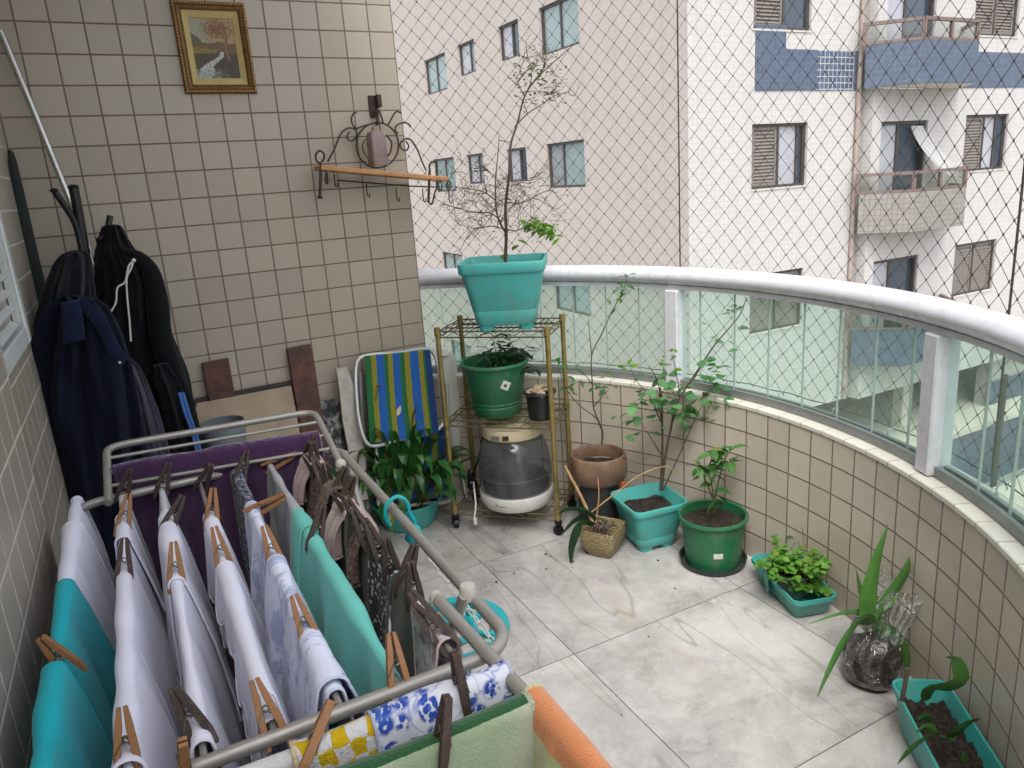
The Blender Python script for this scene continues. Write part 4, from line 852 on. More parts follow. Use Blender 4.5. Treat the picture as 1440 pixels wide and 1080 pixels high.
def leafpt(mb, p, L, W, az=None, el=None, droop=.6, rg=rnd, fold=.2, wmax=.45, n=4):
    az = rg.uniform(0, 2 * pi) if az is None else az; el = rg.uniform(-.3, .7) if el is None else el
    mb.leaf(p, V((cos(az) * cos(el), sin(az) * cos(el), sin(el))), V((0, 0, 1)), L, W, droop, fold, n, wmax=wmax, twist=rg.uniform(-.5, .5))
def cluster(mb, p, n, L, W, spread=.02, rg=rnd, **k):
    for i in range(n): leafpt(mb, V(p) + V((rg.gauss(0, spread), rg.gauss(0, spread), rg.gauss(0, spread))), L * rg.uniform(.6, 1.15), W * rg.uniform(.7, 1.1), rg=rg, **k)
def twig(mb, p, d, L, r, depth, rg, ends, curl=.35, kids=3, up=.0):
    """a random branching twig; collects the tips"""
    n = 5; pts = [V(p)]; d = V(d).normalized(); rr = [r]
    for i in range(n):
        d = (d + V((rg.gauss(0, curl), rg.gauss(0, curl), rg.gauss(0, curl) + up)) * .5).normalized(); pts.append(pts[-1] + d * L / n); rr.append(r * (1 - .75 * (i + 1) / n))
    mb.tube(pts, rr, 5); ends.append((pts[-1], d))
    if depth > 0:
        for k in range(kids):
            i = rg.randint(1, n); dd = (d + V((rg.gauss(0, .8), rg.gauss(0, .8), rg.gauss(0, .6) + up))).normalized(); twig(mb, pts[i], dd, L * rg.uniform(.4, .7), rr[i] * .7, depth - 1, rg, ends, curl, kids, up)
def pot_thing(name, label, loc, rz=0, cat='potted plant', group=None): return thing(name, label, cat, loc, rz, group)

# ---- 1. tall bare shrub in the square teal pot on top of the rack
zt_ = .929; rc = rp(.5, .5, 0); pA = V((1.548, -.445, zt_)); pA = rp(.60, .34, zt_); A1_ = atan2(DX.y, DX.x) + radians(12)
t1 = pot_thing('potted_shrub', 'tall sparse shrub in a square teal pot on top of the wire rack', tuple(pA), A1_)
square_pot(t1, .355, .31, .235, .205, .288, lip=.045); soil(t1, rect(.27, .24, .185), seed=2)
b = MB(); D0 = dep(pA); rg = random.Random(11)
S_ = lambda x, y, o_=0: atd(x, y, D0 + o_)
trunk = smooth_path([pA + V((0, 0, .17)), S_(711, 362), S_(712, 330, .01), S_(711, 290, 0), S_(716, 245, -.02), S_(718, 205, 0), S_(728, 172, .02), S_(738, 135, .03), S_(757, 108, .03), S_(787, 80, .02), S_(812, 58, .02)], 5)
b.tube(trunk, [.0085 - .0075 * i / (len(trunk) - 1) for i in range(len(trunk))], 7); ends = []
for pth, r in (([(712, 330), (700, 305), (697, 282), (697, 250), (700, 220), (702, 190)], .0045), ([(724, 178), (742, 160), (760, 148), (780, 135), (805, 127)], .003), ([(740, 130), (752, 128), (775, 130)], .002), ([(697, 282), (680, 270), (655, 265), (637, 262)], .003), ([(706, 312), (690, 300), (665, 298), (640, 292)], .003), ([(708, 322), (690, 318), (672, 322), (655, 335)], .003), ([(712, 285), (735, 285), (760, 272), (775, 268)], .0028), ([(714, 262), (730, 258), (745, 250)], .002), ([(698, 250), (685, 240), (670, 240)], .002), ([(738, 137), (728, 115), (720, 98)], .002), ([(745, 122), (748, 100), (742, 80)], .002), ([(752, 113), (765, 95), (768, 76)], .002), ([(711, 322), (725, 325), (740, 318), (752, 316)], .003)):
    o_ = rg.uniform(-.08, .08); pp = smooth_path([S_(x, y, o_ * i / len(pth)) for i, (x, y) in enumerate(pth)], 4); b.tube(pp, [r * (1 - .7 * i / (len(pp) - 1)) for i in range(len(pp))], 5)
    low = pth[-1][1] > 200
    for k in range(5 if low else 3):
        i = rg.randint(2, len(pp) - 1); d = (pp[i] - pp[i - 1]).normalized() + V((rg.gauss(0, .7), rg.gauss(0, .7), rg.gauss(0, .45))); twig(b, pp[i], d, rg.uniform(.06, .13), .0019, 2 if low else 1, rg, ends, .5, 3)
for k in range(110):
    x, y = (rg.gauss(678, 26), rg.gauss(285, 26)) if k % 3 else (rg.gauss(735, 22), rg.gauss(278, 14)); q = S_(x, y, rg.uniform(-.1, .1)); twig(b, q, (rg.gauss(0, 1), rg.gauss(0, 1), rg.gauss(0, .5)), rg.uniform(.06, .13), .0012, 1, rg, ends, .6, 3)
b.build('branches', M_bark, t1, world=True)
b = MB()
for x, y in [(735, 95), (742, 82), (752, 92), (760, 100), (770, 112), (775, 108), (780, 105), (765, 122), (758, 132), (785, 112), (772, 122), (745, 118), (735, 110), (768, 88), (748, 142), (775, 138), (762, 78)]:
    for k in range(12): leafpt(b, S_(x + rg.gauss(0, 13), y + rg.gauss(0, 13), rg.uniform(-.04, .05)), rg.uniform(.014, .028), .010, rg=rg)
for p, d in ends: leafpt(b, p, rg.uniform(.009, .016), .005, rg=rg)
b.build('small_leaves', L_olive, t1, world=True)
b = MB()
for x, y in [(745, 315), (752, 318), (760, 313), (768, 318), (775, 325), (780, 331), (757, 322), (765, 326), (740, 308), (772, 318)]:
    for k in range(6): leafpt(b, S_(x + rg.gauss(0, 5), y + rg.gauss(0, 4), rg.uniform(-.04, .04)), rg.uniform(.035, .06), .022, rg=rg, el=rg.uniform(-.6, .2))
for x, y in ((707, 358), (728, 338), (730, 345)): leafpt(b, S_(x, y), .05, .026, rg=rg, el=-.3)
b.build('young_leaves', L_lime, t1, world=True)

# ---- 2. green pot, 3. black pot of pebbles, on the middle shelf
zm = .527; q_ = rp(.42, .45, zm)
t2 = pot_thing('potted_bush', 'dark leaved bush in a round green pot on the middle shelf of the rack', tuple(q_))
round_pot(t2, .152, .105, .245, M_green, lip=.02); soil(t2, disc(.125, .15), seed=3)
b = MB(); g = MB(); rg = random.Random(4); D0 = dep(q_)
S_ = lambda x, y, o_=0: atd(x, y, D0 + o_)
for x1, y1 in ((690, 492), (705, 488), (715, 485), (728, 492), (740, 488), (700, 470), (745, 500), (680, 500), (755, 520), (690, 462)):
    o_ = rg.uniform(-.1, .06); pp = smooth_path([q_ + V((rg.gauss(0, .02), rg.gauss(0, .02), .14)), S_((x1 + 705) / 2, (y1 + 530) / 2, o_ / 2), S_(x1, y1, o_)], 5); b.tube(pp, [.003 - .002 * i / 10 for i in range(11)], 5)
    for k in range(11):
        i = rg.randint(5, 10); leafpt(g, pp[i], rg.uniform(.05, .085), .022, rg=rg, el=rg.uniform(-.2, .5), droop=.7)
b.build('stems', M_gstem, t2, world=True); g.build('leaves', L_dark, t2, world=True)
b = MB(); a_ = atan2(CAM.y - q_.y, CAM.x - q_.x) + .32
def onp(u, v, e=.0012): zz = .155 + v; r = .105 + (.144 - .105) * zz / .245 + e; return V((r * cos(a_ + u / r), r * sin(a_ + u / r), zz))
b.grid(lambda s_, t_: onp((s_ - .5) * .034 + (t_ - .5) * .018, (t_ - .5) * .034 - (s_ - .5) * .018), 6, 6); lb = b.build('label', M_label, t2)
b = MB(); b.grid(lambda s_, t_: onp((s_ - .5) * .013 - .002, (t_ - .5) * .012, .002), 3, 3); b.build('print', M_ink, lb)
q3 = unz(752, 596, zm); q3 = V((q3.x + .02, q3.y + .03, zm)); q3 = rp(.87, .20, zm)
t3 = pot_thing('pebble_pot', 'small black pot heaped with pebbles beside the green pot on the rack', tuple(q3), cat='pot')
round_pot(t3, .070, .054, .128, M_black, lip=.016, grooves=()); b = MB(); rg = random.Random(9)
M_peb = leafmat('river_pebbles', S('#8a6f58'), S('#c2b49c'), .55, .01)
for k in range(34):
    a_, r_ = rg.uniform(0, 6.28), .056 * sqrt(rg.random()); b.ball((r_ * cos(a_), r_ * sin(a_), .122 + .024 * (1 - (r_ / .05) ** 2) + rg.uniform(-.004, .004)), rg.uniform(.010, .017), 4, (1, rg.uniform(.7, 1), rg.uniform(.6, .8)))
b.build('pebbles', M_peb, t3)

# ---- 4. peace lily in an aqua bowl
q_ = V((1.10, -.215, 0)); q_ = unz(578, 745, 0) + V((.02, .075, 0)); q_.z = 0
t4 = pot_thing('peace_lily', 'bushy peace lily in an aqua basin in front of the beach chair', tuple(q_))
b = MB(); b.lathe([(.105, 0), (.115, .005), (.135, .05), (.155, .115), (.166, .118), (.168, .126), (.160, .128), (.150, .118), (.128, .07)], seg=56, sx=1.0, sy=.95, capt=True); b.build('basin', M_teal2, t4); soil(t4, disc(.135, .09), seed=5)
b = MB(); g = MB(); rg = random.Random(21)
for k in range(120):
    az = rg.uniform(0, 2 * pi); ring = rg.random(); r0 = .02 + .05 * ring; el = 1.45 - .75 * ring + rg.gauss(0, .08); base = q_ + V((r0 * cos(az), r0 * sin(az), .09)); d = V((cos(az) * cos(el), sin(az) * cos(el), sin(el))); Ls = rg.uniform(.12, .27) * (1.15 - .3 * ring)
    pp = smooth_path([base, base + d * Ls * .5, base + d * Ls + V((0, 0, -.012))], 3); b.tube(pp, .0022, 5); g.leaf(pp[-1], d + V((0, 0, .15)), V((0, 0, 1)), rg.uniform(.15, .25), rg.uniform(.034, .052), rg.uniform(.9, 1.8), .25, 8, wmax=.40, twist=rg.uniform(-.4, .4))
b.build('stalks', M_gstem, t4, world=True); g.build('leaves', L_lily, t4, world=True)
D0 = dep(q_); b = MB(); b.tube(smooth_path([q_ + V((0, 0, .1)), atd(548, 660, D0), atd(552, 612, D0)], 4), .003, 6); b.tube(smooth_path([q_ + V((-.01, 0, .1)), atd(530, 640, D0 - .02), atd(527, 575, D0 - .02), atd(532, 545, D0 - .02)], 4), .002, 6); b.build('flower_stalk', M_gstem, t4, world=True)
b = MB(); b.leaf(atd(551, 625, D0), V((.1, .15, 1)), V((-.5, -1, 0)), .15, .06, -.2, .35, 8); b.build('new_leaf', L_mid, t4, world=True)
b = MB(); b.leaf(atd(559, 585, D0), V((.35, .1, .8)), V((-.5, -1, 0)), .05, .02, .3, .3, 5); b.build('pale_spathe', simple('spathe', S('#b9b98a'), .5, bump=0), t4, world=True)
b = MB(); cluster(b, atd(533, 542, D0 - .02), 5, .02, .012, .003, rg=rg); b.build('dry_flower', simple('dry_flower', S('#5a3f34'), .8), t4, world=True)

# ---- 5. glazed brown pot on a dark stand with a thin leggy plant
q_ = V((1.862, -.705, 0)); t5 = pot_thing('leggy_plant', 'thin leggy plant in a brown glazed pot beside the wire rack', tuple(q_))
M_glaze = simple('brown_glaze', S('#735a4a'), .35, var=.35, scale=10, bump=.15, dirt=S('#8f7a60'), dscale=9, damt=.6); M_brick = simple('orange_brick', S('#a85a30'), .8, var=.2, bump=.4)
b = MB(); b.lathe([(.085, .225), (.11, .23), (.132, .255), (.138, .30), (.134, .345), (.128, .358), (.120, .362), (.115, .352), (.118, .30), (.105, .29)], seg=56, capt=True); b.rescale(.93, .97).build('pot', M_glaze, t5)
b = MB(); b.lathe([(.095, 0), (.1, .01), (.098, .12), (.085, .225)], seg=40, capt=True); b.build('stand', M_dkp, t5); soil(t5, disc(.098, .29), seed=6)
b = MB(); g = MB(); rg = random.Random(31); D0 = dep(q_); S_ = lambda x, y, o_=0: atd(x, y, D0 + o_)
paths = [[(846, 625), (847, 605), (835, 575), (833, 540), (832, 500), (846, 470), (862, 435), (875, 412), (883, 388)], [(846, 605), (838, 588), (815, 570), (797, 548), (788, 525), (783, 505)], [(835, 572), (845, 560), (856, 548)], [(833, 540), (825, 530), (812, 520)], [(832, 500), (829, 470), (827, 445)]]
pl_ = []
for i, P in enumerate(paths):
    o_ = rg.uniform(-.05, .05) if i else 0; pp = smooth_path([S_(x, y, o_ * j / len(P)) for j, (x, y) in enumerate(P)], 4); r = .0042 if i == 0 else .0028; b.tube(pp, [r * (1 - .65 * j / (len(pp) - 1)) for j in range(len(pp))], 6); pl_.append(pp)
b.build('stems', M_bark, t5, world=True)
for x, y, n in ((868, 420, 7), (874, 412, 9), (880, 402, 9), (884, 390, 6), (862, 428, 4), (872, 405, 7), (858, 440, 3)): cluster(g, S_(x, y), n, .042, .013, .007, rg=rg)
for x, y, n in ((800, 545, 5), (788, 522, 5), (812, 520, 4), (856, 548, 5), (835, 545, 4), (842, 530, 4), (806, 556, 4), (850, 555, 4), (783, 505, 4), (820, 535, 3)): cluster(g, S_(x, y), n, .052, .019, .012, rg=rg)
g.build('leaves', L_mid, t5, world=True)
b = MB(); p_ = unz(868, 716, .0); b.box(V((1.905, -.815, .12)), (.024, .02, .235), Matrix.Rotation(.08, 3, 'Y'), ch=.003); o = b.build('terracotta_shard', M_brick, smooth=False); tag(o, 'orange terracotta strip standing in front of the brown glazed pot', 'shard')

# ---- 6. gold woven pot with sticks and an orchid
q_ = V((1.735, -.915, 0)); t6 = pot_thing('orchid_pot', 'gold textured square pot with sticks and drooping orchid leaves', tuple(q_), radians(32))
t = NT('gold_weave'); f = t.noise(3, 4); wv = t.new('TexWave'); wv.wave_type = 'BANDS'; wv.bands_direction = 'Z'; wv.inputs['Scale'].default_value = 38; wv.inputs['Distortion'].default_value = 6; wv.inputs['Detail'].default_value = 2; wv.inputs['Detail Scale'].default_value = 3; t.link(t.obj(), wv.inputs[0])
t.col(t.mix(wv.outputs['Fac'], S('#6a5a3a'), S('#b5a377'))); t.set(rough=.4, metal=.35); t.bump(wv.outputs['Fac'], .9, .004); M_goldw = t.mat
b = MB(); b.loft([rrect(.095, .095, .02, 0), rrect(.110, .110, .02, .008), rrect(.150, .150, .016, .06), rrect(.158, .158, .012, .115), rrect(.153, .153, .012, .122), rrect(.144, .144, .01, .118), rrect(.12, .12, .01, .08)], capt=True); b.build('pot', M_goldw, t6)
b = MB(); rg = random.Random(17); en = []
for k in range(90):
    a_, r_ = rg.uniform(0, 6.28), rg.uniform(0, .055); p = V((r_ * cos(a_), r_ * sin(a_), rg.uniform(.095, .135))); d = V((rg.gauss(0, 1), rg.gauss(0, 1), rg.gauss(0, .35))).normalized() * rg.uniform(.03, .06); b.tube([p - d * .5, p + V((rg.gauss(0, .004), 0, rg.gauss(0, .004))), p + d * .5], rg.uniform(.0012, .0028), 5)
b.build('dry_roots', simple('dry_roots', S('#5d5148'), .9, var=.4, scale=60), t6)
M_stick = simple('bare_stick', S('#a5855c'), .7, var=.2, scale=25, bump=.15); D0 = dep(q_)
for pth, r in (([(838, 745), (818, 700), (794, 655)], .0075), ([(838, 735), (842, 700), (841, 672)], .003), ([(832, 720), (870, 690), (900, 668), (935, 656), (955, 668)], .003)):
    b = MB(); pp = smooth_path([atd(x, y, D0 - .0 + .06 * i / len(pth)) for i, (x, y) in enumerate(pth)], 4); b.tube(pp, [r * (1 - .25 * i / (len(pp) - 1)) for i in range(len(pp))], 8); b.build('stick', M_stick, t6, world=True)
b = MB()
def blade(mb, pts, W, D, th=.004, n=18, prof=None, tilt=V((0, 0, 1))):
    """thick tapering leaf along picked points; W is the greatest half width"""
    pp = smooth_path([atd(x, y, D + o_) for x, y, o_ in pts], max(3, n // len(pts))); loops = []; m = len(pp)
    for i, p in enumerate(pp):
        t_ = i / (m - 1); tg = (pp[min(m - 1, i + 1)] - pp[max(0, i - 1)]).normalized(); sd_ = tg.cross(FWD * .9 + tilt * .45).normalized(); nm = sd_.cross(tg).normalized(); w_ = W * (prof(t_) if prof else max(.03, sin(pi * min(1, .12 + .88 * t_)) ** .7))
        loops.append([p + sd_ * w_ * c_ + nm * th * k_ * (.3 + .7 * w_ / W) for c_, k_ in ((-1, .5), (-.5, -.2), (0, -.6), (.5, -.2), (1, .5), (.5, .9), (0, .6), (-.5, .9))])
    mb.loft(loops, capb=True, capt=True)
blade(b, [(835, 738, -.02), (822, 735, -.06), (812, 745, -.09), (804, 770, -.09), (803, 795, -.08)], .019, D0)
blade(b, [(838, 730, 0), (822, 718, -.02), (800, 716, -.01), (783, 724, 0)], .012, D0); blade(b, [(840, 732, 0), (820, 728, .02), (805, 735, .03), (790, 752, .03)], .012, D0)
b.build('leaves', L_dark, t6, world=True)

# ---- 7. round leaved bush in a square teal pot
q_ = V((1.945, -.955, 0)); t7 = pot_thing('potted_hibiscus', 'leggy bush with round pale leaves in a square teal pot by the parapet', tuple(q_), radians(-8))
square_pot(t7, .255, .255, .165, .165, .208, lip=.03); soil(t7, rect(.20, .20, .160), seed=7)
b = MB(); g = MB(); rg = random.Random(41); D0 = dep(q_); S_ = lambda x, y, o_=0: atd(x, y, D0 + o_); lf = []
paths = [[(929, 690), (931, 640), (931, 590), (930, 560), (922, 530), (912, 515)], [(930, 690), (936, 640), (944, 600), (950, 570), (965, 545), (985, 515), (1005, 485), (1025, 462), (1042, 440), (1050, 418)], [(932, 690), (955, 640), (975, 595), (985, 575), (1000, 562)], [(930, 640), (915, 615), (902, 595)], [(931, 600), (927, 560), (933, 525), (931, 505)], [(930, 595), (915, 560), (895, 535), (885, 515)], [(944, 600), (955, 560), (950, 520), (945, 498)], [(985, 515), (975, 535), (968, 545)], [(931, 655), (900, 652), (870, 640)]]
for i, P in enumerate(paths):
    o_ = rg.uniform(-.12, .04) if i else 0; pp = smooth_path([S_(x, y, o_ * j / len(P)) for j, (x, y) in enumerate(P)], 4); r = .006 if i < 2 else .0032; b.tube(pp, [r * (1 - .75 * j / (len(pp) - 1)) for j in range(len(pp))], 6); lf.append((P, o_))
b.build('stems', M_bark, t7, world=True)
def rl_(x, y, n=1, L=.050, W=.043, mb=None):
    for k in range(int(n * 2.2)): leafpt(mb or g, S_(x + rg.gauss(0, 13), y + rg.gauss(0, 13), rg.uniform(-.08, .05)), L * rg.uniform(.75, 1.1), W * rg.uniform(.8, 1.1), rg=rg, el=rg.uniform(-.5, .3), droop=.5, wmax=.38)
for x, y, n in ((1008, 490, 2), (1000, 515, 2), (1020, 520, 2), (988, 530, 2), (1012, 535, 2), (990, 545, 2), (1030, 470, 1), (930, 545, 4), (922, 560, 3), (938, 565, 3), (902, 565, 3), (908, 555, 2), (915, 540, 3), (928, 580, 3), (945, 560, 3), (955, 572, 3), (970, 568, 3), (980, 570, 3), (895, 600, 2), (940, 545, 2), (965, 560, 3), (1000, 562, 2), (925, 595, 2), (895, 560, 2)): rl_(x, y, n)
g.build('leaves', L_hib, t7, world=True)
g = MB()
for x, y in ((885, 512), (892, 518), (945, 495), (950, 500), (930, 505), (934, 510), (1035, 430), (1040, 435), (1052, 410), (1056, 405), (1060, 412), (1046, 408), (958, 520), (875, 515), (1000, 565), (1030, 440)): cluster(g, S_(x, y, -.02), 3, .04, .02, .004, rg=rg)
g.build('young_leaves', L_lime, t7, world=True)

# ---- 8. citrus in the round green pot with a saucer
q_ = V((2.050, -1.235, 0)); t8 = pot_thing('potted_citrus', 'young citrus in a round green pot with white label standing on a saucer', tuple(q_))
b = MB(); b.lathe([(.11, 0), (.128, .004), (.134, .028), (.128, .028), (.122, .008)], seg=48, capt=True); b.build('saucer', M_dgr, t8)
b = MB(); po = round_pot(t8, .135, .108, .205, M_green, lip=.02, grooves=()); po.location.z = .009; soil(t8, disc(.118, .178), seed=8)
b = MB(); a_ = atan2(CAM.y - q_.y, CAM.x - q_.x) + .18
def onp2(u, v): zz = .075 + v; r = .108 + .019 * zz / .205 + .0012; return V((r * cos(a_ + u / r), r * sin(a_ + u / r), zz + .009))
b.grid(lambda s_, t_: onp2((s_ - .5) * .036, (t_ - .5) * .024), 6, 3); lb = b.build('label', M_label, t8)
b = MB(); g = MB(); rg = random.Random(51); D0 = dep(q_); S_ = lambda x, y, o_=0: atd(x, y, D0 + o_)
for P in ([(1006, 722), (1002, 690), (998, 660), (1003, 632)], [(1004, 705), (1012, 670), (1020, 645), (1028, 632)], [(1002, 700), (990, 670), (982, 655)], [(1000, 680), (1012, 655), (1030, 650)]):
    o_ = rg.uniform(-.06, .03); pp = smooth_path([S_(x, y, o_ * j / 4) for j, (x, y) in enumerate(P)], 4); b.tube(pp, [.0035 * (1 - .6 * j / (len(pp) - 1)) for j in range(len(pp))], 6)
    for k in range(12): leafpt(g, pp[rg.randint(4, len(pp) - 1)], rg.uniform(.05, .085), .026, rg=rg, el=rg.uniform(-.3, .4), droop=.9)
b.build('stems', M_gstem, t8, world=True)
for k in range(5): leafpt(g, S_(1004 + rg.gauss(0, 4), 705 + rg.gauss(0, 6), -.03), .06, .022, rg=rg, el=-.7)
g.build('leaves', L_mid, t8, world=True)

# ---- 9. small teal trough holding a pot of herb
def trough(parent, w, d, h, m):
    b = MB(); b.loft([rrect(w * .80, d * .72, .02, .008), rrect(w * .82, d * .76, .022, .014), rrect(w * .95, d * .92, .025, h - .022), rrect(w * .97, d * .95, .026, h - .02), rrect(w, d, .028, h - .016), rrect(w, d, .028, h), rrect(w - .012, d - .012, .024, h), rrect(w - .016, d - .016, .022, h - .006), rrect(w * .80 - .006, d * .72 - .006, .018, .02)], capt=True); o = b.build('trough', m, parent)
    for sx in (-1, 1):
        for sy in (-1, 1): b = MB(); b.loft([rrect(.04, .028, .01, 0, (sx * (w * .4 - .03), sy * (d * .36 - .018))), rrect(.05, .034, .012, .012, (sx * (w * .4 - .03), sy * (d * .36 - .018)))], capt=True); b.build('foot', m, o)
    return o
pa, pb_ = unz(1062, 812, 0), unz(1122, 876, 0); ax = (pb_ - pa).normalized(); pe = V((-ax.y, ax.x, 0)); pe = pe if pe.x > 0 else -pe
q_ = (pa + pb_) / 2 + pe * .062; t9 = thing('small_trough', 'small teal trough on the floor with a herb pot standing in it', 'trough', tuple(q_), atan2(ax.y, ax.x))
trough(t9, .345, .165, .088, M_teal2)
qh = q_ + ax * .0 + V((0, 0, .021)) ; t9b = pot_thing('herb_pot', 'bright green leafy herb in a round grey pot inside the small teal trough', tuple(qh))
round_pot(t9b, .083, .062, .098, simple('dull_grey_pot', S('#6f726e'), .6, var=.2, scale=14, dirt=S('#8f8f86'), damt=.5), lip=.014, grooves=()); soil(t9b, disc(.07, .085), seed=9)
b = MB(); b.lathe([(.088, .0), (.096, .10), (.1, .102), (.098, .095), (.09, .004)], seg=48, capb=False); half = MB(); 
for i_, f_ in enumerate(b.f):
    c_ = sum((b.v[k] for k in f_), V((0, 0, 0))) / 4
    if V((c_.x, c_.y, 0)).dot(-ax) > -.01: half.poly([b.v[k] for k in f_])
half.build('broken_cover_pot', M_teal2, t9b)
g = MB(); b = MB(); rg = random.Random(61)
for k in range(46):
    a_, r_ = rg.uniform(0, 6.28), .065 * sqrt(rg.random()); p0 = qh + V((r_ * cos(a_), r_ * sin(a_), .085)); e_ = p0 + V((.55 * r_ * cos(a_) + .03 * rg.gauss(0, 1), .55 * r_ * sin(a_) + .03 * rg.gauss(0, 1), rg.uniform(.03, .085))) + (ax * .05 if rg.random() < .3 else V((0, 0, 0))); b.tube([p0, (p0 + e_) / 2 + V((0, 0, .01)), e_], .0011, 4)
    for j in range(6): leafpt(g, e_ + V((rg.gauss(0, .006), rg.gauss(0, .006), rg.gauss(0, .006))), rg.uniform(.022, .036), .024, rg=rg, el=rg.uniform(-.2, .4), wmax=.5)
for k in range(16):
    e_ = qh + ax * rg.uniform(.07, .15) + pe * rg.uniform(-.03, .06) + V((0, 0, rg.uniform(.04, .10)))
    for j in range(4): leafpt(g, e_, rg.uniform(.022, .034), .024, rg=rg, el=rg.uniform(-.3, .3))
for x, y in ((1128, 742), (1122, 760)): b.tube(smooth_path([qh + V((0, .0, .09)), atd((x + 1135) / 2, 790, dep(qh)), atd(x, y, dep(qh))], 4), .001, 4)
b.build('stems', M_gstem, t9b, world=True); g.build('leaves', L_herb, t9b, world=True)

# ---- 10. aloe in a clear plastic bag
q_ = V((1.955, -2.045, 0)); t10 = pot_thing('bagged_aloe', 'long leaved aloe planted in a clear plastic bag of soil on the floor', tuple(q_))
b = MB(); b.lathe([(.045, 0), (.07, .006), (.079, .04), (.081, .08), (.074, .115), (.05, .13)], seg=36, capt=True)
b.v = [p * (1 + .10 * noise.noise(p * 16)) for p in b.v]; b.build('soil', M_soil, t10)
t = NT('clear_film'); tr = t.new('BsdfTransparent'); tr.inputs[0].default_value = (.92, .93, .92, 1); gl = t.new('BsdfGlossy'); gl.inputs['Roughness'].default_value = .10; bp = t.new('Bump'); bp.inputs['Strength'].default_value = .8; bp.inputs['Distance'].default_value = .02; t.link(t.noise(30, 4, .6, dist=1.5), bp.inputs['Height']); t.link(bp.outputs[0], gl.inputs['Normal']); fr = t.schlick(.06, bp.outputs[0])
m1 = t.new('MixShader'); t.put(m1.inputs[0], t.math('MINIMUM', t.math('ADD', t.math('MULTIPLY', fr, 1.2), .07), 1)); t.link(tr.outputs[0], m1.inputs[1]); t.link(gl.outputs[0], m1.inputs[2]); t.link(m1.outputs[0], t.out.inputs[0]); M_film = t.mat
b = MB(); rt_ = V((.125, .0, 0))
def film(s_, t_):
    a_ = s_ * 2 * pi; z = t_ * .29; r = .045 + .045 * min(1, t_ * 12) - .01 * sin(pi * t_); fl_ = max(0, t_ - .45) / .55; r = r * (1 - .30 * fl_)
    p = V((r * cos(a_), r * sin(a_), z)) + rt_ * fl_ * 1.0; k = noise.noise(V((cos(a_) * 2.5, sin(a_) * 2.5, t_ * 5))) * .014 * (.4 + 2.0 * t_) + .005 * sin(a_ * 15 + t_ * 7) * t_; return p + V((cos(a_) * k, sin(a_) * k, k * .6 * t_))
b.grid(film, 96, 40); b.build('bag', M_film, t10, world=False)
b = MB(); D0 = dep(q_ + V((0, 0, .15)))
al = lambda t_: max(.04, (1 - t_) ** .75 * (1 - .35 * exp(-t_ * 9)))
for pts, W in (([(1226, 878, 0), (1222, 840, .01), (1232, 790, .02), (1249, 738, .02)], 0.0377), ([(1228, 876, 0), (1246, 848, .01), (1268, 815, .03), (1283, 785, .05), (1289, 763, .06)], 0.0319), ([(1224, 876, -.01), (1212, 872, -.06), (1192, 895, -.12), (1170, 935, -.17), (1150, 980, -.20)], 0.0319), ([(1226, 878, 0), (1244, 886, -.02), (1266, 905, -.02), (1276, 930, -.02), (1272, 960, -.02)], 0.0305), ([(1224, 868, .01), (1205, 862, .03), (1180, 864, .05), (1138, 877, .06)], 0.0174), ([(1220, 855, .01), (1212, 835, .02), (1204, 800, .03)], 0.0145), ([(1230, 872, -.01), (1250, 855, -.01), (1262, 838, 0)], 0.0261)):
    blade(b, pts, W, D0, th=.008, prof=al, n=24)
b.build('leaves', L_aloe, t10, world=True)

# ---- 11. long teal trough with orchid leaves near the corner of the picture
ra, rb_ = unz(1252, 955, .135), unz(1330, 955, .135); ra.z = rb_.z = 0; far = (ra + rb_) / 2; ax = (unz(1363, 1077, .135) - unz(1291, 955, .135)); ax.z = 0; ax.normalize(); Lr = .50
wd = abs((rb_ - ra).dot(V((-ax.y, ax.x, 0)))) + .004; q_ = far + ax * (Lr / 2); t11 = pot_thing('long_planter', 'long teal trough of dark soil with a few orchid leaves by the parapet', tuple(q_), atan2(ax.y, ax.x), cat='planter')
trough(t11, Lr, wd, .135, M_teal2); soil(t11, rect(Lr * .88, wd * .84, .085), n=40, rough=.02, seed=12)
b = MB(); D0 = dep(q_ + V((0, 0, .1)))
for pts, W in (([(1302, 985, .1), (1308, 970, .06), (1335, 966, .03), (1352, 955, .02), (1345, 930, .03), (1330, 924, .05)], .022), ([(1330, 1040, .0), (1345, 1030, -.02), (1362, 1018, -.02), (1380, 1010, 0)], .014), ([(1318, 1032, 0), (1300, 1040, -.03), (1280, 1055, -.05), (1262, 1075, -.06)], .013), ([(1316, 1030, 0), (1303, 1022, -.01), (1288, 1030, -.02)], .012), ([(1310, 1015, .02), (1300, 1008, 0), (1290, 1012, -.01)], .013), ([(1320, 1034, 0), (1335, 1040, -.03), (1345, 1043, -.04)], .010), ([(1362, 1090, 0), (1356, 1070, 0), (1358, 1055, 0)], .010)):
    blade(b, pts, W, D0, th=.003)
b.build('leaves', L_mid, t11, world=True)
b = MB(); b.tube(smooth_path([atd(1268, 985, D0 + .12), atd(1272, 965, D0 + .12), atd(1276, 940, D0 + .12)], 4), .006, 7); b.build('stem', M_bark, t11, world=True)

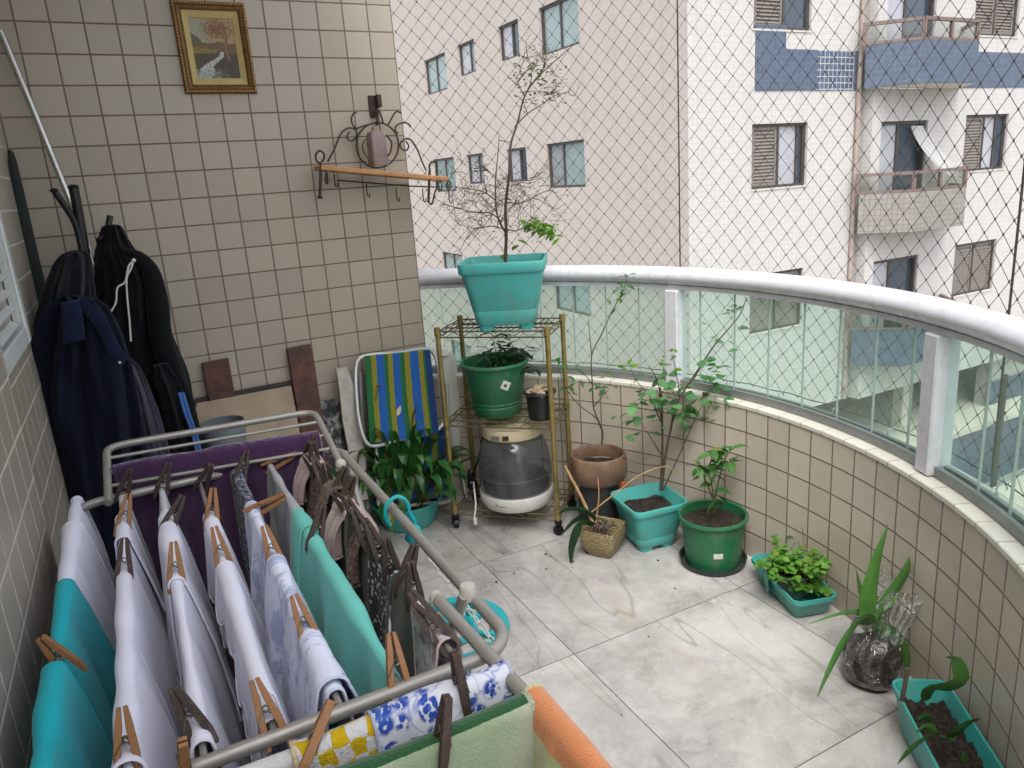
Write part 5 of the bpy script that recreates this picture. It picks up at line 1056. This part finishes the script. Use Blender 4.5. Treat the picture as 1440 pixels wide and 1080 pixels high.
# ---- litter on the floor
b = MB(); rg = random.Random(71)
for x, y, k in [(700, 770, 14), (650, 760, 8), (780, 790, 8), (720, 800, 8), (900, 820, 8), (1000, 830, 6), (1040, 800, 5), (760, 850, 5), (860, 900, 4), (700, 745, 10), (820, 770, 8), (940, 800, 6), (1150, 900, 3), (1020, 950, 2), (900, 980, 2)]:
    for i in range(int(k * .7)):
        p = unz(x + rg.gauss(0, 40), y + rg.gauss(0, 16), .002); s_ = rg.uniform(.001, .0032) if rg.random() < .7 else rg.uniform(.003, .008)
        if hypot(p.x - CC.x, p.y - CC.y) > 1.68 or p.y > -.02: continue
        a_ = rg.uniform(0, 6.28); b.poly([p + V((s_ * cos(a_ + j * 1.26) * (1.4 if j % 2 else .7), s_ * sin(a_ + j * 1.26), .001 * rg.random())) for j in range(5)])
tag(b.build('leaf_litter', simple('dry_litter', S('#2e2620'), .9, var=.5, bump=0), smooth=False, recalc=False), 'scattered dry leaf crumbs and soil on the marble floor', 'litter', kind='stuff')
# ================================================================== DRYING RACK AND LAUNDRY
ZR = .92
M_dry = simple('painted_steel_tube', S('#8f8c86'), .38, .3, var=.1, scale=14, bump=.05, dirt=S('#8a7f70'), dscale=12, damt=.35)
M_capp = simple('tube_cap', S('#a5a197'), .5, var=.08, bump=.03)
dr = thing('drying_rack', 'winged white tube drying rack loaded with laundry', 'drying rack', (.29, -2.0, 0))
XL, XR_, YF, YN = .006, .573, -1.525, -2.495
c8 = .055
loop = []
for cx_, cy_, a0 in ((XR_ - c8, YF - c8, 0), (XL + c8, YF - c8, pi / 2), (XL + c8, YN + c8, pi), (XR_ - c8, YN + c8, 1.5 * pi)):
    loop += [V((cx_ + c8 * cos(a0 + k * pi / 12), cy_ + c8 * sin(a0 + k * pi / 12), ZR)) for k in range(7)]
b = MB(); b.tube(loop, .0095, 12, closed=True); b.build('main_frame', M_dry, dr, world=True)
ROD = [XL, .094, .172, .250, .330, .405, .490]
for x in ROD[1:]:
    b = MB(); b.tube([V((x, YF, ZR + .002)), V((x, YN, ZR + .002))], .0042, 8); b.build('rod', M_dry, dr, world=True)
# far wing, raised a little
WF = [V((.547, -1.655, .925)), V((.556, -1.375, .983))]; WL = [V((.068, -1.565, .925)), V((.075, -1.375, .995))]
def wing(f, g=0.0): return (WL[0].lerp(WL[1], f)).lerp(WF[0].lerp(WF[1], f), g)
b = MB(); pts = [wing(0, 1), wing(.5, 1), wing(.85, 1)] + smooth_path([wing(.93, .995), wing(.98, .965), wing(1, .90)], 4) + [wing(1, .5)] + smooth_path([wing(1, .10), wing(.98, .035), wing(.93, .005)], 4) + [wing(.85, 0), wing(.5, 0), wing(0, 0)]
b.tube(pts, .0085, 10); b.build('far_wing', M_dry, dr, world=True)
for f in (.28, .52, .78):
    b = MB(); b.tube([wing(f, 0), wing(f, 1)], .0042, 8); b.build('rod', M_dry, dr, world=True)
for p in (wing(0, 1),):
    b = MB(); b.ball(p, .0135, 6); b.build('hinge_knob', M_capp, dr, world=True)
# near wing, level
W0, W1 = V((.516, -2.345, .936)), V((.541, -2.80, .925))
b = MB(); b.tube([W0, W0.lerp(W1, .5), W1, V((.50, -2.84, .922)), V((.08, -2.84, .922)), V((.035, -2.80, .925)), V((.04, -2.715, .925))], .0095, 12); b.build('near_wing', M_dry, dr, world=True)
YW = [-2.555, -2.625]
for y in YW:
    b = MB(); b.tube([V((.045, y, .928)), V((.527, y, .928))], .0042, 8); b.build('rod', M_dry, dr, world=True)
b = MB(); b.tube([W0 + V((0, .004, 0)), W0 - V((0, .006, 0))], .0115, 12); b.build('end_cap', M_capp, dr, world=True)
for x, s_ in ((XR_ - .004, 1), (XL + .004, -1)):
    b = MB(); b.tube([V((x + .012 * s_, -1.55, ZR - .004)), V((x + .03 * s_, -2.22, .012))], .009, 10); b.build('leg', M_dry, dr, world=True)
    b = MB(); b.tube([V((x - .012 * s_, -2.355, ZR + (.012 if s_ > 0 else -.16))), V((x - .02 * s_, -2.33, ZR - (.04 if s_ > 0 else .2))), V((x - .014 * s_, -1.70, .012))], .009, 10); b.build('leg', M_dry, dr, world=True)
    if s_ < 0: continue
    b = MB(); c_ = V((x - .004 * s_, -2.35, ZR + .014)); b.lathe([(.002, .012), (.011, .011), (.0135, .006), (.0135, -.012)][::-1], c_, 18, capt=True); b.build('pivot_knob', M_capp, dr, world=True)

def drape(mb, O, a, s, L, dl, dr_, rr=.008, spread=.022, wav=.012, seed=1.0, lam=.16, hem=.10, nu=64, edge=.0, scal=0.0, open_=.16, dlim=9, spr=None):
    """cloth hung over a bar: O start on the bar, a along it, s the side direction, dl / dr_ the drops on -s and +s"""
    O, a, s = V(O), V(a).normalized(), V(s).normalized(); q0 = rr * pi / 2; js = []
    for k in range(13): js.append(('L', dl * (1 - k / 13) ** 1.35))
    for k in range(9): js.append(('C', -q0 + 2 * q0 * k / 8))
    for k in range(1, 14): js.append(('R', dr_ * (k / 13) ** 1.35))
    ids = []
    for i in range(nu + 1):
        u = L * i / nu; row = []
        for sd_, q in js:
            N = lambda f, z: noise.noise(V((u * f + seed * 7.1, z, seed)))
            top = rr * (1 + .45 * N(11, 0)) + .003 * sin(u * 9 + seed)
            if sd_ == 'C': x, z, d = top * sin(q / rr), top * cos(q / rr), 0; sg = 0
            else:
                sg = -1 if sd_ == 'L' else 1; dmax = dl if sg < 0 else dr_; hm = 1 + hem * N(9, 3 * sg) + scal * abs(sin(u * pi / .055)) * .18; d = q * hm; g = 1 - exp(-d / open_)
                ph = seed * 3 + sg * 1.3 + 2.5 * N(5, sg * 4); x = sg * (top + (min(spread, dlim) if sg < 0 else (spr or spread)) * g * (1 + .4 * N(6, sg * 2))) + wav * g * sin(2 * pi * u / lam + ph + d * 1.5) + .35 * wav * g * sin(2 * pi * u / lam * 2.3 + ph * 2) + .006 * noise.noise(V((u * 20, d * 12, seed + sg))) * g + .010 * noise.noise(V((u * 7 + d * 5 * sg, d * 3 - u * 2, seed * 2))) * g + .004 * abs(noise.noise(V((u * 13 - d * 9, d * 5, seed * 3 + sg)))) * g
                z = -d + .004 * N(8, 1)
            uu = u + (edge * noise.noise(V((d * 9, seed, (0 if i < nu / 2 else 5)))) * (1 if i < nu / 2 else -1) * abs(i / nu * 2 - 1) if edge else 0)
            row.append(mb.vert(O + a * uu + s * x + V((0, 0, z))))
        ids.append(row)
    for row in (ids[0], ids[-1]): mb.tube([mb.v[i] for i in row], .0016, 5)
    for j in (0, -1): mb.tube([mb.v[r_[j]] for r_ in ids], .0016, 5)
    tot = dl + dr_ + .03; acc = []
    for sd_, q in js: acc.append(dl - q if sd_ == 'L' else (dl + q0 + q if sd_ == 'C' else dl + 2 * q0 + q))
    for i in range(nu):
        for j in range(len(js) - 1):
            uvs = [(L * i / nu, acc[j]), (L * (i + 1) / nu, acc[j]), (L * (i + 1) / nu, acc[j + 1]), (L * i / nu, acc[j + 1])]; mb.face((ids[i][j], ids[i + 1][j], ids[i + 1][j + 1], ids[i][j + 1]), uvs)
M_sheet = fabric('white_cotton', S('#e4e4f0'), var=.04, weave=900, bump=.12, trl=.22); M_sheet2 = fabric('sheer_white', S('#dcdce2'), var=.05, weave=900, bump=.12, trl=.4)
M_tealc = fabric('teal_cotton', S('#17aab4'), var=.1, weave=900, bump=.15, trl=.15); M_mint = fabric('mint_cotton', S('#6fc6ba'), var=.08, weave=900, bump=.15, trl=.2)
M_purple = fabric('purple_terry', S('#3d2044'), var=.3, weave=260, bump=.9, trl=.03, sheen=.5); M_olive = fabric('dark_olive_jersey', S('#3f4137'), var=.12, weave=700, bump=.15, trl=.06); M_char = fabric('charcoal_jersey', S('#40372f'), var=.12, weave=700, bump=.15, trl=.05)
M_taupe = fabric('taupe_lace', S('#5e4c45'), var=.3, scale=40, weave=160, bump=.8, trl=.2, c2=S('#8f7c72')); M_pinkc = fabric('pale_pink_cloth', S('#b9a4a0'), var=.15, weave=300, bump=.4, trl=.2); M_greyw = fabric('grey_white_cotton', S('#aeb0b3'), var=.08, weave=700, bump=.15, trl=.25)
def pattern(name, base, cols, scale, kind='dots', bump=.2):
    t = NT(name); vo = t.new('TexVoronoi'); vo.inputs['Scale'].default_value = scale; vo.inputs['Randomness'].default_value = .55 if kind == 'flower' else .9; t.link(t.uvc(), vo.inputs['Vector']); c = base
    if kind == 'flower':
        vf = t.new('TexVoronoi'); vf.inputs['Scale'].default_value = scale * 4.5; t.link(t.uvc(), vf.inputs['Vector'])
        m = t.math('MULTIPLY', t.rng(vo.outputs['Distance'], .45, .58, 1, 0), t.rng(vf.outputs['Distance'], .5, .68, 1, 0)); c = t.mix(m, base, cols[0])
        sw = t.math('ABSOLUTE', t.math('SUBTRACT', t.noise(scale * .5, 2, .5, t.uvc(), 1.2), .5)); c = t.mix(t.math('MULTIPLY', t.rng(sw, .0, .03, 1, 0), .65), c, cols[1]); c = t.mix(t.rng(vo.outputs['Distance'], .06, .10, 1, 0), c, cols[1])
    elif kind == 'speck':
        c = t.mix(t.rng(vo.outputs['Distance'], .30, .40, 1, 0), base, cols[0])
    elif kind == 'spray':
        c = t.mix(t.rng(t.noise(scale, 5, .75, t.uvc(), .8), .50, .56), base, cols[0])
    elif kind == 'checker':
        sp = t.new('SeparateXYZ'); t.link(t.uvc(), sp.inputs[0]); k = t.math('ADD', t.math('FLOOR', t.math('DIVIDE', t.math('ADD', sp.outputs[0], t.math('MULTIPLY', t.noise(28, 2, .5, t.uvc()), .03)), .019)), t.math('FLOOR', t.math('DIVIDE', t.math('ADD', sp.outputs[1], t.math('MULTIPLY', t.noise(33, 2, .5, t.uvc()), .03)), .019))); m = t.math('MODULO', t.math('ABSOLUTE', k), 2); nn = t.noise(60, 4, .7, t.uvc()); c = t.mix(t.rng(t.math('ADD', m, t.math('MULTIPLY', t.math('SUBTRACT', nn, .5), 1.6)), .35, .65), base, cols[0])
    elif kind == 'dotfew':
        c = t.mix(t.rng(vo.outputs['Distance'], .16, .20, 1, 0), base, t.mix(t.new('TexWhiteNoise').outputs['Value'], cols[0], cols[0]))
    t.col(c); t.set(rough=.9, spec=.2, sheen=.1); t.bump(t.noise(420 if bump < .5 else 170, 3, .7), bump, .004); translucent(t, c, .15); return t.mat
M_floral = pattern('blue_floral_cotton', S('#c9cbd3'), [S('#2a4a9a'), S('#4f6db4')], 36, 'flower'); M_yel = pattern('yellow_popcorn_knit', S('#c9c9c9'), [S('#c2a312')], 30, 'checker', .9); M_dots = pattern('white_terry_blue_dots', S('#cac8c4'), [S('#3a55a0')], 9, 'dotfew', .8)
M_spray = pattern('navy_spray_print', S('#171c36'), [S('#a9acba')], 120, 'spray'); M_bw = pattern('black_white_print', S('#15161a'), [S('#b9b9b9')], 95, 'speck'); M_pinkp = pattern('white_pink_print', S('#c5bfc0'), [S('#a06a74')], 60, 'spray'); M_bluesh = pattern('white_shirting', S('#d9dded'), [S('#a9b4d2')], 14, 'spray')
def banded(name, c1, c2, w0, w1, c3=None):
    """towel with a border: the band w0..w1 metres across the bar has the border colour"""
    t = NT(name); sp = t.new('SeparateXYZ'); t.link(t.uvc(), sp.inputs[0]); v = t.math('ADD', sp.outputs[1], t.math('MULTIPLY', t.noise(40, 3), .004)); m = t.math('MULTIPLY', t.math('GREATER_THAN', v, w0), t.math('LESS_THAN', v, w1)); base = t.mix(t.rng(t.noise(6, 3, .5, t.uvc()), .42, .6), c1, c3 or dark(c1, .85)); c = t.mix(m, base, c2)
    t.col(c); t.set(rough=.95, spec=.1, sheen=.3); t.bump(t.noise(300, 3, .7), .8, .004); translucent(t, c, .08); return t.mat
def cloth(name, label, cat, mat, O, a, s, L, dl, dr_, group=None, solid=.0016, layers=(), **k):
    b = MB(); drape(b, O, a, s, L, dl, dr_, **k)
    for y_, L2, dl2, dr2, add in layers:
        k2 = dict(k); k2.update(rr=k.get('rr', .008) + add, seed=k['seed'] + .37 + y_, spread=k.get('spread', .022) + add); k2['spr'] = (k.get('spr') or k2['spread']) + add; drape(b, V(O) + V(a) * y_, a, s, L2, dl2, dr2, **k2)
    o = b.build(name, mat, None, recalc=False, solid=solid); return tag(o, label, cat, group)
AY, SX = V((0, -1, 0)), V((1, 0, 0))
def onrod(i, y, dz_=.0): return V((ROD[i], y, ZR + dz_))
CL = [
 ('bed_sheet', 'white sheet over the leftmost rail beside the tiled wall', 'sheet', M_sheet, 0, -1.50, .46, .42, .55, dict(rr=.010, spread=.034, wav=.008, seed=1.3, spr=.045, open_=.26, dlim=.028, layers=[(.17, .28, .3, .28, .005)])),
 ('teal_shirt', 'teal shirt over the leftmost rail at the near end', 'shirt', M_tealc, 0, -1.925, .60, .45, .55, dict(rr=.011, spread=.044, wav=.014, seed=2.1, spr=.05, open_=.26, lam=.23, dlim=.03, layers=[(.27, .31, .3, .33, .005)])),
 ('white_cloth', 'short sheer white cloth at the far end beside the leftmost sheet', 'cloth', M_sheet2, 1, -1.545, .16, .30, .45, dict(rr=.007, seed=3.7)),
 ('pillow_case', 'long white pillow case on the second rod in front of the teal shirt', 'pillow case', M_sheet, 1, -1.675, .80, .40, .60, dict(rr=.0095, spread=.026, seed=4.2, layers=[(.0, .12, .2, .16, .004), (.50, .29, .2, .40, .004)], spr=.055, open_=.26, lam=.31)),
 ('white_cloth', 'small sheer white cloth under the two pins at the far end of the third rod', 'cloth', M_sheet2, 2, -1.555, .15, .30, .40, dict(rr=.007, seed=5.5)),
 ('pillow_case', 'white pillow case on the third rod with a dark pin near its close end', 'pillow case', M_sheet, 2, -1.70, .77, .40, .66, dict(rr=.009, spread=.026, seed=6.4, layers=[(.03, .30, .2, .30, .004)], spr=.058, open_=.26, lam=.29)),
 ('scalloped_cloth', 'white cloth with a wavy scalloped edge on the fourth rod', 'cloth', M_sheet, 3, -1.775, .70, .11, .66, dict(rr=.009, spread=.026, seed=7.7, layers=[(.25, .40, .07, .35, .004)], spr=.045, open_=.26, hem=.25, scal=1.6, lam=.24)),
 ('navy_scarf', 'narrow navy scarf with a white speckled print', 'scarf', M_spray, 4, -1.56, .22, .46, .40, dict(rr=.011, seed=8.8, wav=.004, spread=.006)),
 ('white_shirt', 'white blouse with pale blue markings beside the mint cloth', 'shirt', M_bluesh, 4, -1.775, .69, .45, .45, dict(rr=.010, spread=.042, wav=.014, seed=9.1, layers=[(.28, .40, .30, .2, .005)], open_=.22, lam=.17)),
 ('grey_blouse', 'grey white top at the far end of the mint cloth rod', 'top', M_greyw, 5, -1.545, .32, .36, .30, dict(rr=.009, spread=.02, seed=10.2)),
 ('mint_sheet', 'mint green cloth hanging in the middle of the rack', 'cloth', M_mint, 5, -1.87, .60, .46, .42, dict(rr=.011, spread=.042, open_=.22, seed=11.4, layers=[(.0, .10, .16, .2, .005)], wav=.012, lam=.22)),
 ('taupe_lace', 'crumpled taupe lace garment at the far end under a row of dark pins', 'lace garment', M_taupe, 6, -1.555, .20, .16, .12, dict(rr=.014, spread=.026, wav=.016, lam=.045, seed=12.6, hem=.4)),
 ('brown_shirt', 'dark olive T-shirt behind the mint cloth', 'T-shirt', M_olive, 6, -1.745, .24, .55, .13, dict(rr=.011, seed=13.3, spread=.012)),
 ('charcoal_shirt', 'charcoal T-shirt hanging between the olive one and the speckled dress', 'T-shirt', M_char, 6, -1.985, .13, .55, .13, dict(rr=.011, seed=14.9, spread=.012)),
 ('speckled_dress', 'black dress with white specks near the mint cloth', 'dress', M_bw, 6, -2.115, .12, .52, .13, dict(rr=.012, seed=15.2)),
 ('olive_shorts', 'plain olive shorts next to the speckled dress', 'shorts', M_olive, 6, -2.235, .10, .42, .13, dict(rr=.012, seed=16.4)),
 ('pink_print_top', 'white top with a pink print at the near end of the dark clothes', 'top', M_pinkp, 6, -2.335, .115, .22, .13, dict(rr=.014, seed=17.3)),
]
for nm, lab, cat, mat, i, y0, L_, dl, dr_, k in CL: cloth(nm, lab, cat, mat, onrod(i, y0, .002), AY, SX, L_, dl, dr_, **k)
for k, (y0, L_, m, lab) in enumerate(((-1.60, .07, M_pinkc, 'pale pink sock pinned at the far end of the dark clothes rod'), (-1.80, .06, M_taupe, 'small taupe lace bundle above the olive T-shirt'), (-1.90, .06, M_pinkc, 'pale pink sock pinned above the olive T-shirt'), (-2.03, .05, M_taupe, 'small taupe lace bundle above the charcoal T-shirt'))):
    cloth('sock' if 'sock' in lab else 'lace_bundle', lab, 'sock' if 'sock' in lab else 'lace', m, onrod(6, y0, .006), AY, SX, L_, .07, .10, rr=.019, spread=.02, wav=.010, lam=.03, seed=20.5 + k, hem=.4, nu=24, open_=.03)
cloth('purple_towel', 'purple terry towel over the raised far wing', 'towel', M_purple, wing(.52, .03) + V((0, 0, .002)), WF[0] - WL[0], V((0, 1, 0)), .445, .85, .80, rr=.015, spread=.014, wav=.010, lam=.09, seed=30.1, solid=.006)
PX, PY = V((1, 0, 0)), V((0, -1, 0))
cloth('floral_cloth', 'white cloth with blue flowers over the near wing', 'cloth', M_floral, V((.352, YW[0], .930)), PX, PY, .178, .13, .22, rr=.015, spread=.026, wav=.016, seed=31.7, lam=.08, hem=.3)
cloth('knit_cloth', 'yellow and white knitted dish cloth beside the floral one', 'dish cloth', M_yel, V((.262, YW[0], .930)), PX, PY, .095, .12, .20, rr=.012, spread=.016, wav=.006, seed=32.4, solid=.004)
cloth('dish_towel', 'white terry towel with a few blue dots near the bottom of the picture', 'towel', M_dots, V((.15, YW[0], .930)), PX, PY, .112, .15, .25, rr=.012, spread=.014, wav=.006, seed=33.8, solid=.004)
cloth('green_towel', 'pale green towel with a dark green border on the near wing', 'towel', banded('green_towel_cloth', S('#8b9a7c'), S('#22502b'), .172, .218, S('#adb19e')), V((.235, YW[1], .930)), PX, PY, .288, .18, .40, rr=.016, spread=.024, wav=.016, seed=34.9, lam=.16, solid=.006)
cloth('orange_towel', 'white towel with an orange border at the corner of the near wing', 'towel', banded('orange_towel_cloth', S('#cfc9ab'), S('#c97f4c'), .166, .236, S('#9aa86a')), V((.537, -2.612, .928)), V((.006, -1, 0)), SX, .18, .18, .34, rr=.016, spread=.034, wav=.016, seed=35.2, lam=.07, solid=.006)

# ------------------------------------------------------------------ clothespins
M_pinl = simple('pine_peg', S('#8c6038'), .6, var=.25, scale=60, bump=.2, bscale=200, dirt=S('#4d3422'), dscale=60, damt=.5); M_pind = simple('weathered_peg', S('#3d2f28'), .75, var=.35, scale=60, bump=.3, bscale=200, dirt=S('#6a5a4e'), dscale=50, damt=.6); M_spring = simple('peg_spring', S('#6b665e'), .45, .7, bump=0)
def make_peg(m):
    """jaws point down (-z) at the origin, handles up; the two halves are spread along x"""
    t_ = bpy.data.objects.new('clothespin', None); C.objects.link(t_); t_.empty_display_size = .02
    for s_ in (-1, 1):
        b = MB(); prof = [(.0125, -.016), (.0135, .0), (.0112, .020), (.0088, .038), (.0052, .060)]; th = .0072
        loops = []
        for k_, (x, z) in enumerate(prof):
            w_ = .0047 if k_ not in (0, 4) else .0043; t2 = th * (.55 if k_ == 0 else .6 if k_ == 4 else 1); xs = sorted((s_ * x, s_ * (x + t2) if False else s_ * x - s_ * t2)); loops.append([V((xs[0], -w_, z)), V((xs[1], -w_, z)), V((xs[1], w_, z)), V((xs[0], w_, z))])
        b.loft(loops, capb=True, capt=True); o = b.build('peg_half', m, t_, smooth=False, bevel=.0007)
    b = MB(); sp_ = [V((.0035 * cos(a_), -.0052 + .0104 * a_ / (6 * pi), .026 + .0035 * sin(a_))) for a_ in [i * pi / 4 for i in range(25)]]
    b.tube([V((-.012, -.0052, .012))] + sp_ + [V((.012, .0052, .012))], .0009, 5); b.build('spring', M_spring, t_)
    return t_
protoL, protoD = make_peg(M_pinl), make_peg(M_pind); used = {}
def peg(base, tip, darkp, label, group=None, along=AY, k=1.0):
    src = protoD if darkp else protoL
    o = copy_tree(src) if used.get(darkp) else src; used[darkp] = True
    z = (V(tip) - V(base)).normalized(); x = V(along).cross(z)
    if x.length < .2: x = V((0, 0, 1)).cross(z)
    x.normalize(); y = z.cross(x); o.matrix_world = Matrix.Translation(base) @ Matrix((x, y, z)).transposed().to_4x4() @ Matrix.Diagonal((k, k, k, 1)); tag(o, label, 'clothespin', group)
def toward(base, tx, ty, L_=.062):
    """tip of the peg: the point of the sight line through (tx, ty) at peg length from the jaws"""
    d = ray(tx, ty).normalized(); w_ = base - CAM; t0 = w_.dot(d); m_ = (CAM + d * t0 - base); h2 = L_ * L_ - m_.length_squared
    if h2 <= 0: return base + m_.normalized() * L_
    c1, c2 = CAM + d * (t0 - sqrt(h2)), CAM + d * (t0 + sqrt(h2)); return c1 if c1.z > c2.z else c2
def rodpt(i, py):
    lo, hi = YF - .0, YN - .15
    for _ in range(50):
        m_ = (lo + hi) / 2; q = V((ROD[i], m_, ZR + .004)) - CAM; yy = CY + F * q.dot(DOWN) / q.dot(FWD)
        if yy < py: lo = m_
        else: hi = m_
    return V((ROD[i], lo, ZR + .004))
G1 = 'wooden clothespins on the drying rack'
PEGS = [(1, 698, 182, 663, 1, 'dark peg at the far end of the second rod beside a lighter one'), (1, 742, 181, 692, 0, 'pale peg where the short sheer cloth meets the long pillow case'), (1, 812, 175, 745, 1, 'dark open peg astride the long pillow case on the second rod'),
 (2, 690, 236, 653, 1, 'dark peg pinching the far end of the small sheer cloth on the third rod'), (2, 742, 259, 692, 1, 'dark tilted peg over the near end of the small sheer cloth on the third rod'), (2, 818, 243, 748, 0, 'pale peg at the far part of the third rod pillow case'),
 (3, 684, 296, 656, 1, 'dark peg near the purple towel on the fourth rod'), (3, 734, 300, 676, 0, 'pale peg on the bare part of the fourth rod'), (3, 792, 298, 730, 0, 'pale peg at the far end of the scalloped cloth'),
 (4, 674, 347, 634, 1, 'brown peg at the far end of the navy scarf'), (4, 720, 420, 686, 0, 'pale peg lying sideways from the navy scarf'), (5, 655, 424, 634, 0, 'pale peg lying sideways from the far end of the grey top'),
 (4, 790, 367, 727, 0, 'pale peg joining the navy scarf and the white blouse'), (5, 762, 456, 704, 1, 'dark tilted peg between the grey top and the mint cloth'), (4, 898, 408, 824, 0, 'pale upright peg in the middle of the white blouse'),
 (3, 1030, 356, 952, 0, 'pale peg at the near end of the scalloped cloth'), (5, 965, 547, 878, 0, 'pale peg at the near end of the mint cloth'), (1, 1078, 172, 1001, 0, 'large pale peg at the near end of the long pillow case'), (2, 1034, 246, 972, 1, 'dark peg at the near end of the third rod pillow case')]
for i, py, tx, ty, dk_, lab in PEGS: q = rodpt(i, py); peg(q, toward(q, tx, ty), dk_, lab, G1, k=1.12)
# sideways peg in front of the one on the scarf, and those on the outer rail and the near wing
q = rodpt(0, 925) + V((.02, 0, .012)); peg(toward(q, 100, 950, .03), toward(q, 47, 888), 0, 'worn peg lying across the teal shirt by the tiled wall', G1, k=1.1)
for base, tip, dk_, lab, al in ((V((.27, YW[0] - .012, .93)), (470, 975), 0, 'pale peg standing between the dotted towel and the yellow knit cloth', PX), (V((.462, YW[0] - .012, .93)), (640, 922), 1, 'dark weathered peg standing on the blue floral cloth', PX), (V((.405, YW[1] - .012, .93)), (628, 985), 1, 'dark weathered peg standing on the green towel border', PX), (V((.15, YN + .0, ZR + .002)), (257, 1046), 0, 'pale peg on the near crossbar at the bottom of the picture', PX)):
    peg(base, toward(base, *tip), dk_, lab, G1, al, k=1.12)
rg = random.Random(5); ROWL = 'dark weathered peg in the crowded row along the dark clothes rod'
for k in range(17):
    y = -1.56 - .047 * k + rg.uniform(-.012, .012); q = V((ROD[6] + rg.uniform(-.004, .004), y, ZR + .008)); d = V((rg.gauss(-.12, .3), rg.gauss(-.1, .35), 1)).normalized(); peg(q, q + d * .06, 1, ROWL, 'dark pegs in the crowded row', k=1.12)
for py, tx, ty, lab in ((893, 560, 806, 'long dark peg leaning left of the teal ring hanger'), (908, 578, 848, 'last dark peg in the row beside the pink print top')):
    q = rodpt(6, py) + V((0, 0, .006)); peg(q, toward(q, tx, ty), 1, lab, G1, k=1.15)

# ------------------------------------------------------------------ teal ring hanger hooked on the side rail
M_tealp = plastic('bright_teal_plastic', '#0a9096', .35, d=.1); M_chain = simple('clear_chain', S('#b5b3a8'), .3, var=.1, bump=0)
hub = V((.602, -1.985, .868)); rc_ = V((.652, -2.01, .64)); Rr = .108
hg = thing('ring_hanger', 'teal plastic ring hanger on chains hooked over the rack side rail', 'hanger', tuple(rc_))
b = MB(); b.tube(smooth_path([hub, hub + V((.004, 0, .022)), V((.598, -1.985, .915)), V((.594, -1.985, .94)), V((.575, -1.985, .956)), V((.553, -1.985, .943)), V((.549, -1.985, .918)), V((.556, -1.985, .90))], 5), .0042, 8); b.build('hook', M_tealp, hg, world=True)
b = MB(); b.lathe([(.004, .022), (.012, .014), (.018, .0), (.020, -.008), (.016, -.014), (.008, -.016)], hub, 20, capt=True); b.build('hub', M_tealp, hg, world=True)
b = MB(); ringp = [rc_ + V((Rr * cos(a_ * pi / 24), Rr * sin(a_ * pi / 24), 0)) for a_ in range(48)]; rings = []
for p in ringp:
    o_ = (p - rc_).normalized(); rings.append([b.vert(p + o_ * x + V((0, 0, z))) for x, z in ((-.011, -.008), (.011, -.008), (.013, 0), (.011, .008), (-.011, .008))])
rings.append(rings[0]); b.skin(rings); b.build('ring', M_tealp, hg, world=True)
b = MB(); i_ = [rc_ + V((.045 * cos(a_ * pi / 12), .045 * sin(a_ * pi / 12), 0)) for a_ in range(24)]; b.tube(i_, .008, 8, closed=True); b.build('inner_ring', M_tealp, hg, world=True)
for k in range(6):
    a_ = k * pi / 3 + .3; b = MB(); d = V((cos(a_), sin(a_), 0)); b.box(rc_ + d * .072, (.062, .013, .012), Matrix.Rotation(a_, 3, 'Z'), ch=.001); b.build('spoke', M_tealp, hg, world=True, smooth=False)
for k in range(4):
    a_ = k * pi / 2 + .5; p0, p1 = hub + V((.01 * cos(a_), .01 * sin(a_), -.014)), rc_ + V((Rr * cos(a_), Rr * sin(a_), .006)); b = MB(); n_ = 15
    for i in range(n_):
        c_ = p0.lerp(p1, (i + .5) / n_); d = (p1 - p0).normalized(); s_ = (d.orthogonal() if i % 2 else d.cross(d.orthogonal())).normalized(); b.tube([c_ + d * .0105 * cos(q_ * pi / 4) + s_ * 0.0050 * sin(q_ * pi / 4) for q_ in range(8)], .0015, 4, closed=True)
    b.build('chain', M_chain, hg, world=True)
for k in range(10):
    a_ = k * 2 * pi / 10 + .2; p = rc_ + V((.1 * cos(a_), .1 * sin(a_), -.006)); b = MB(); b.tube([p, p + V((0, 0, -.012))], .0022, 5); b.box(p + V((0, 0, -.028)), (.006, .014, .034), Matrix.Rotation(a_, 3, 'Z'), ch=.001); b.build('peg', M_tealp if k % 2 else M_chain, hg, world=True, smooth=False)
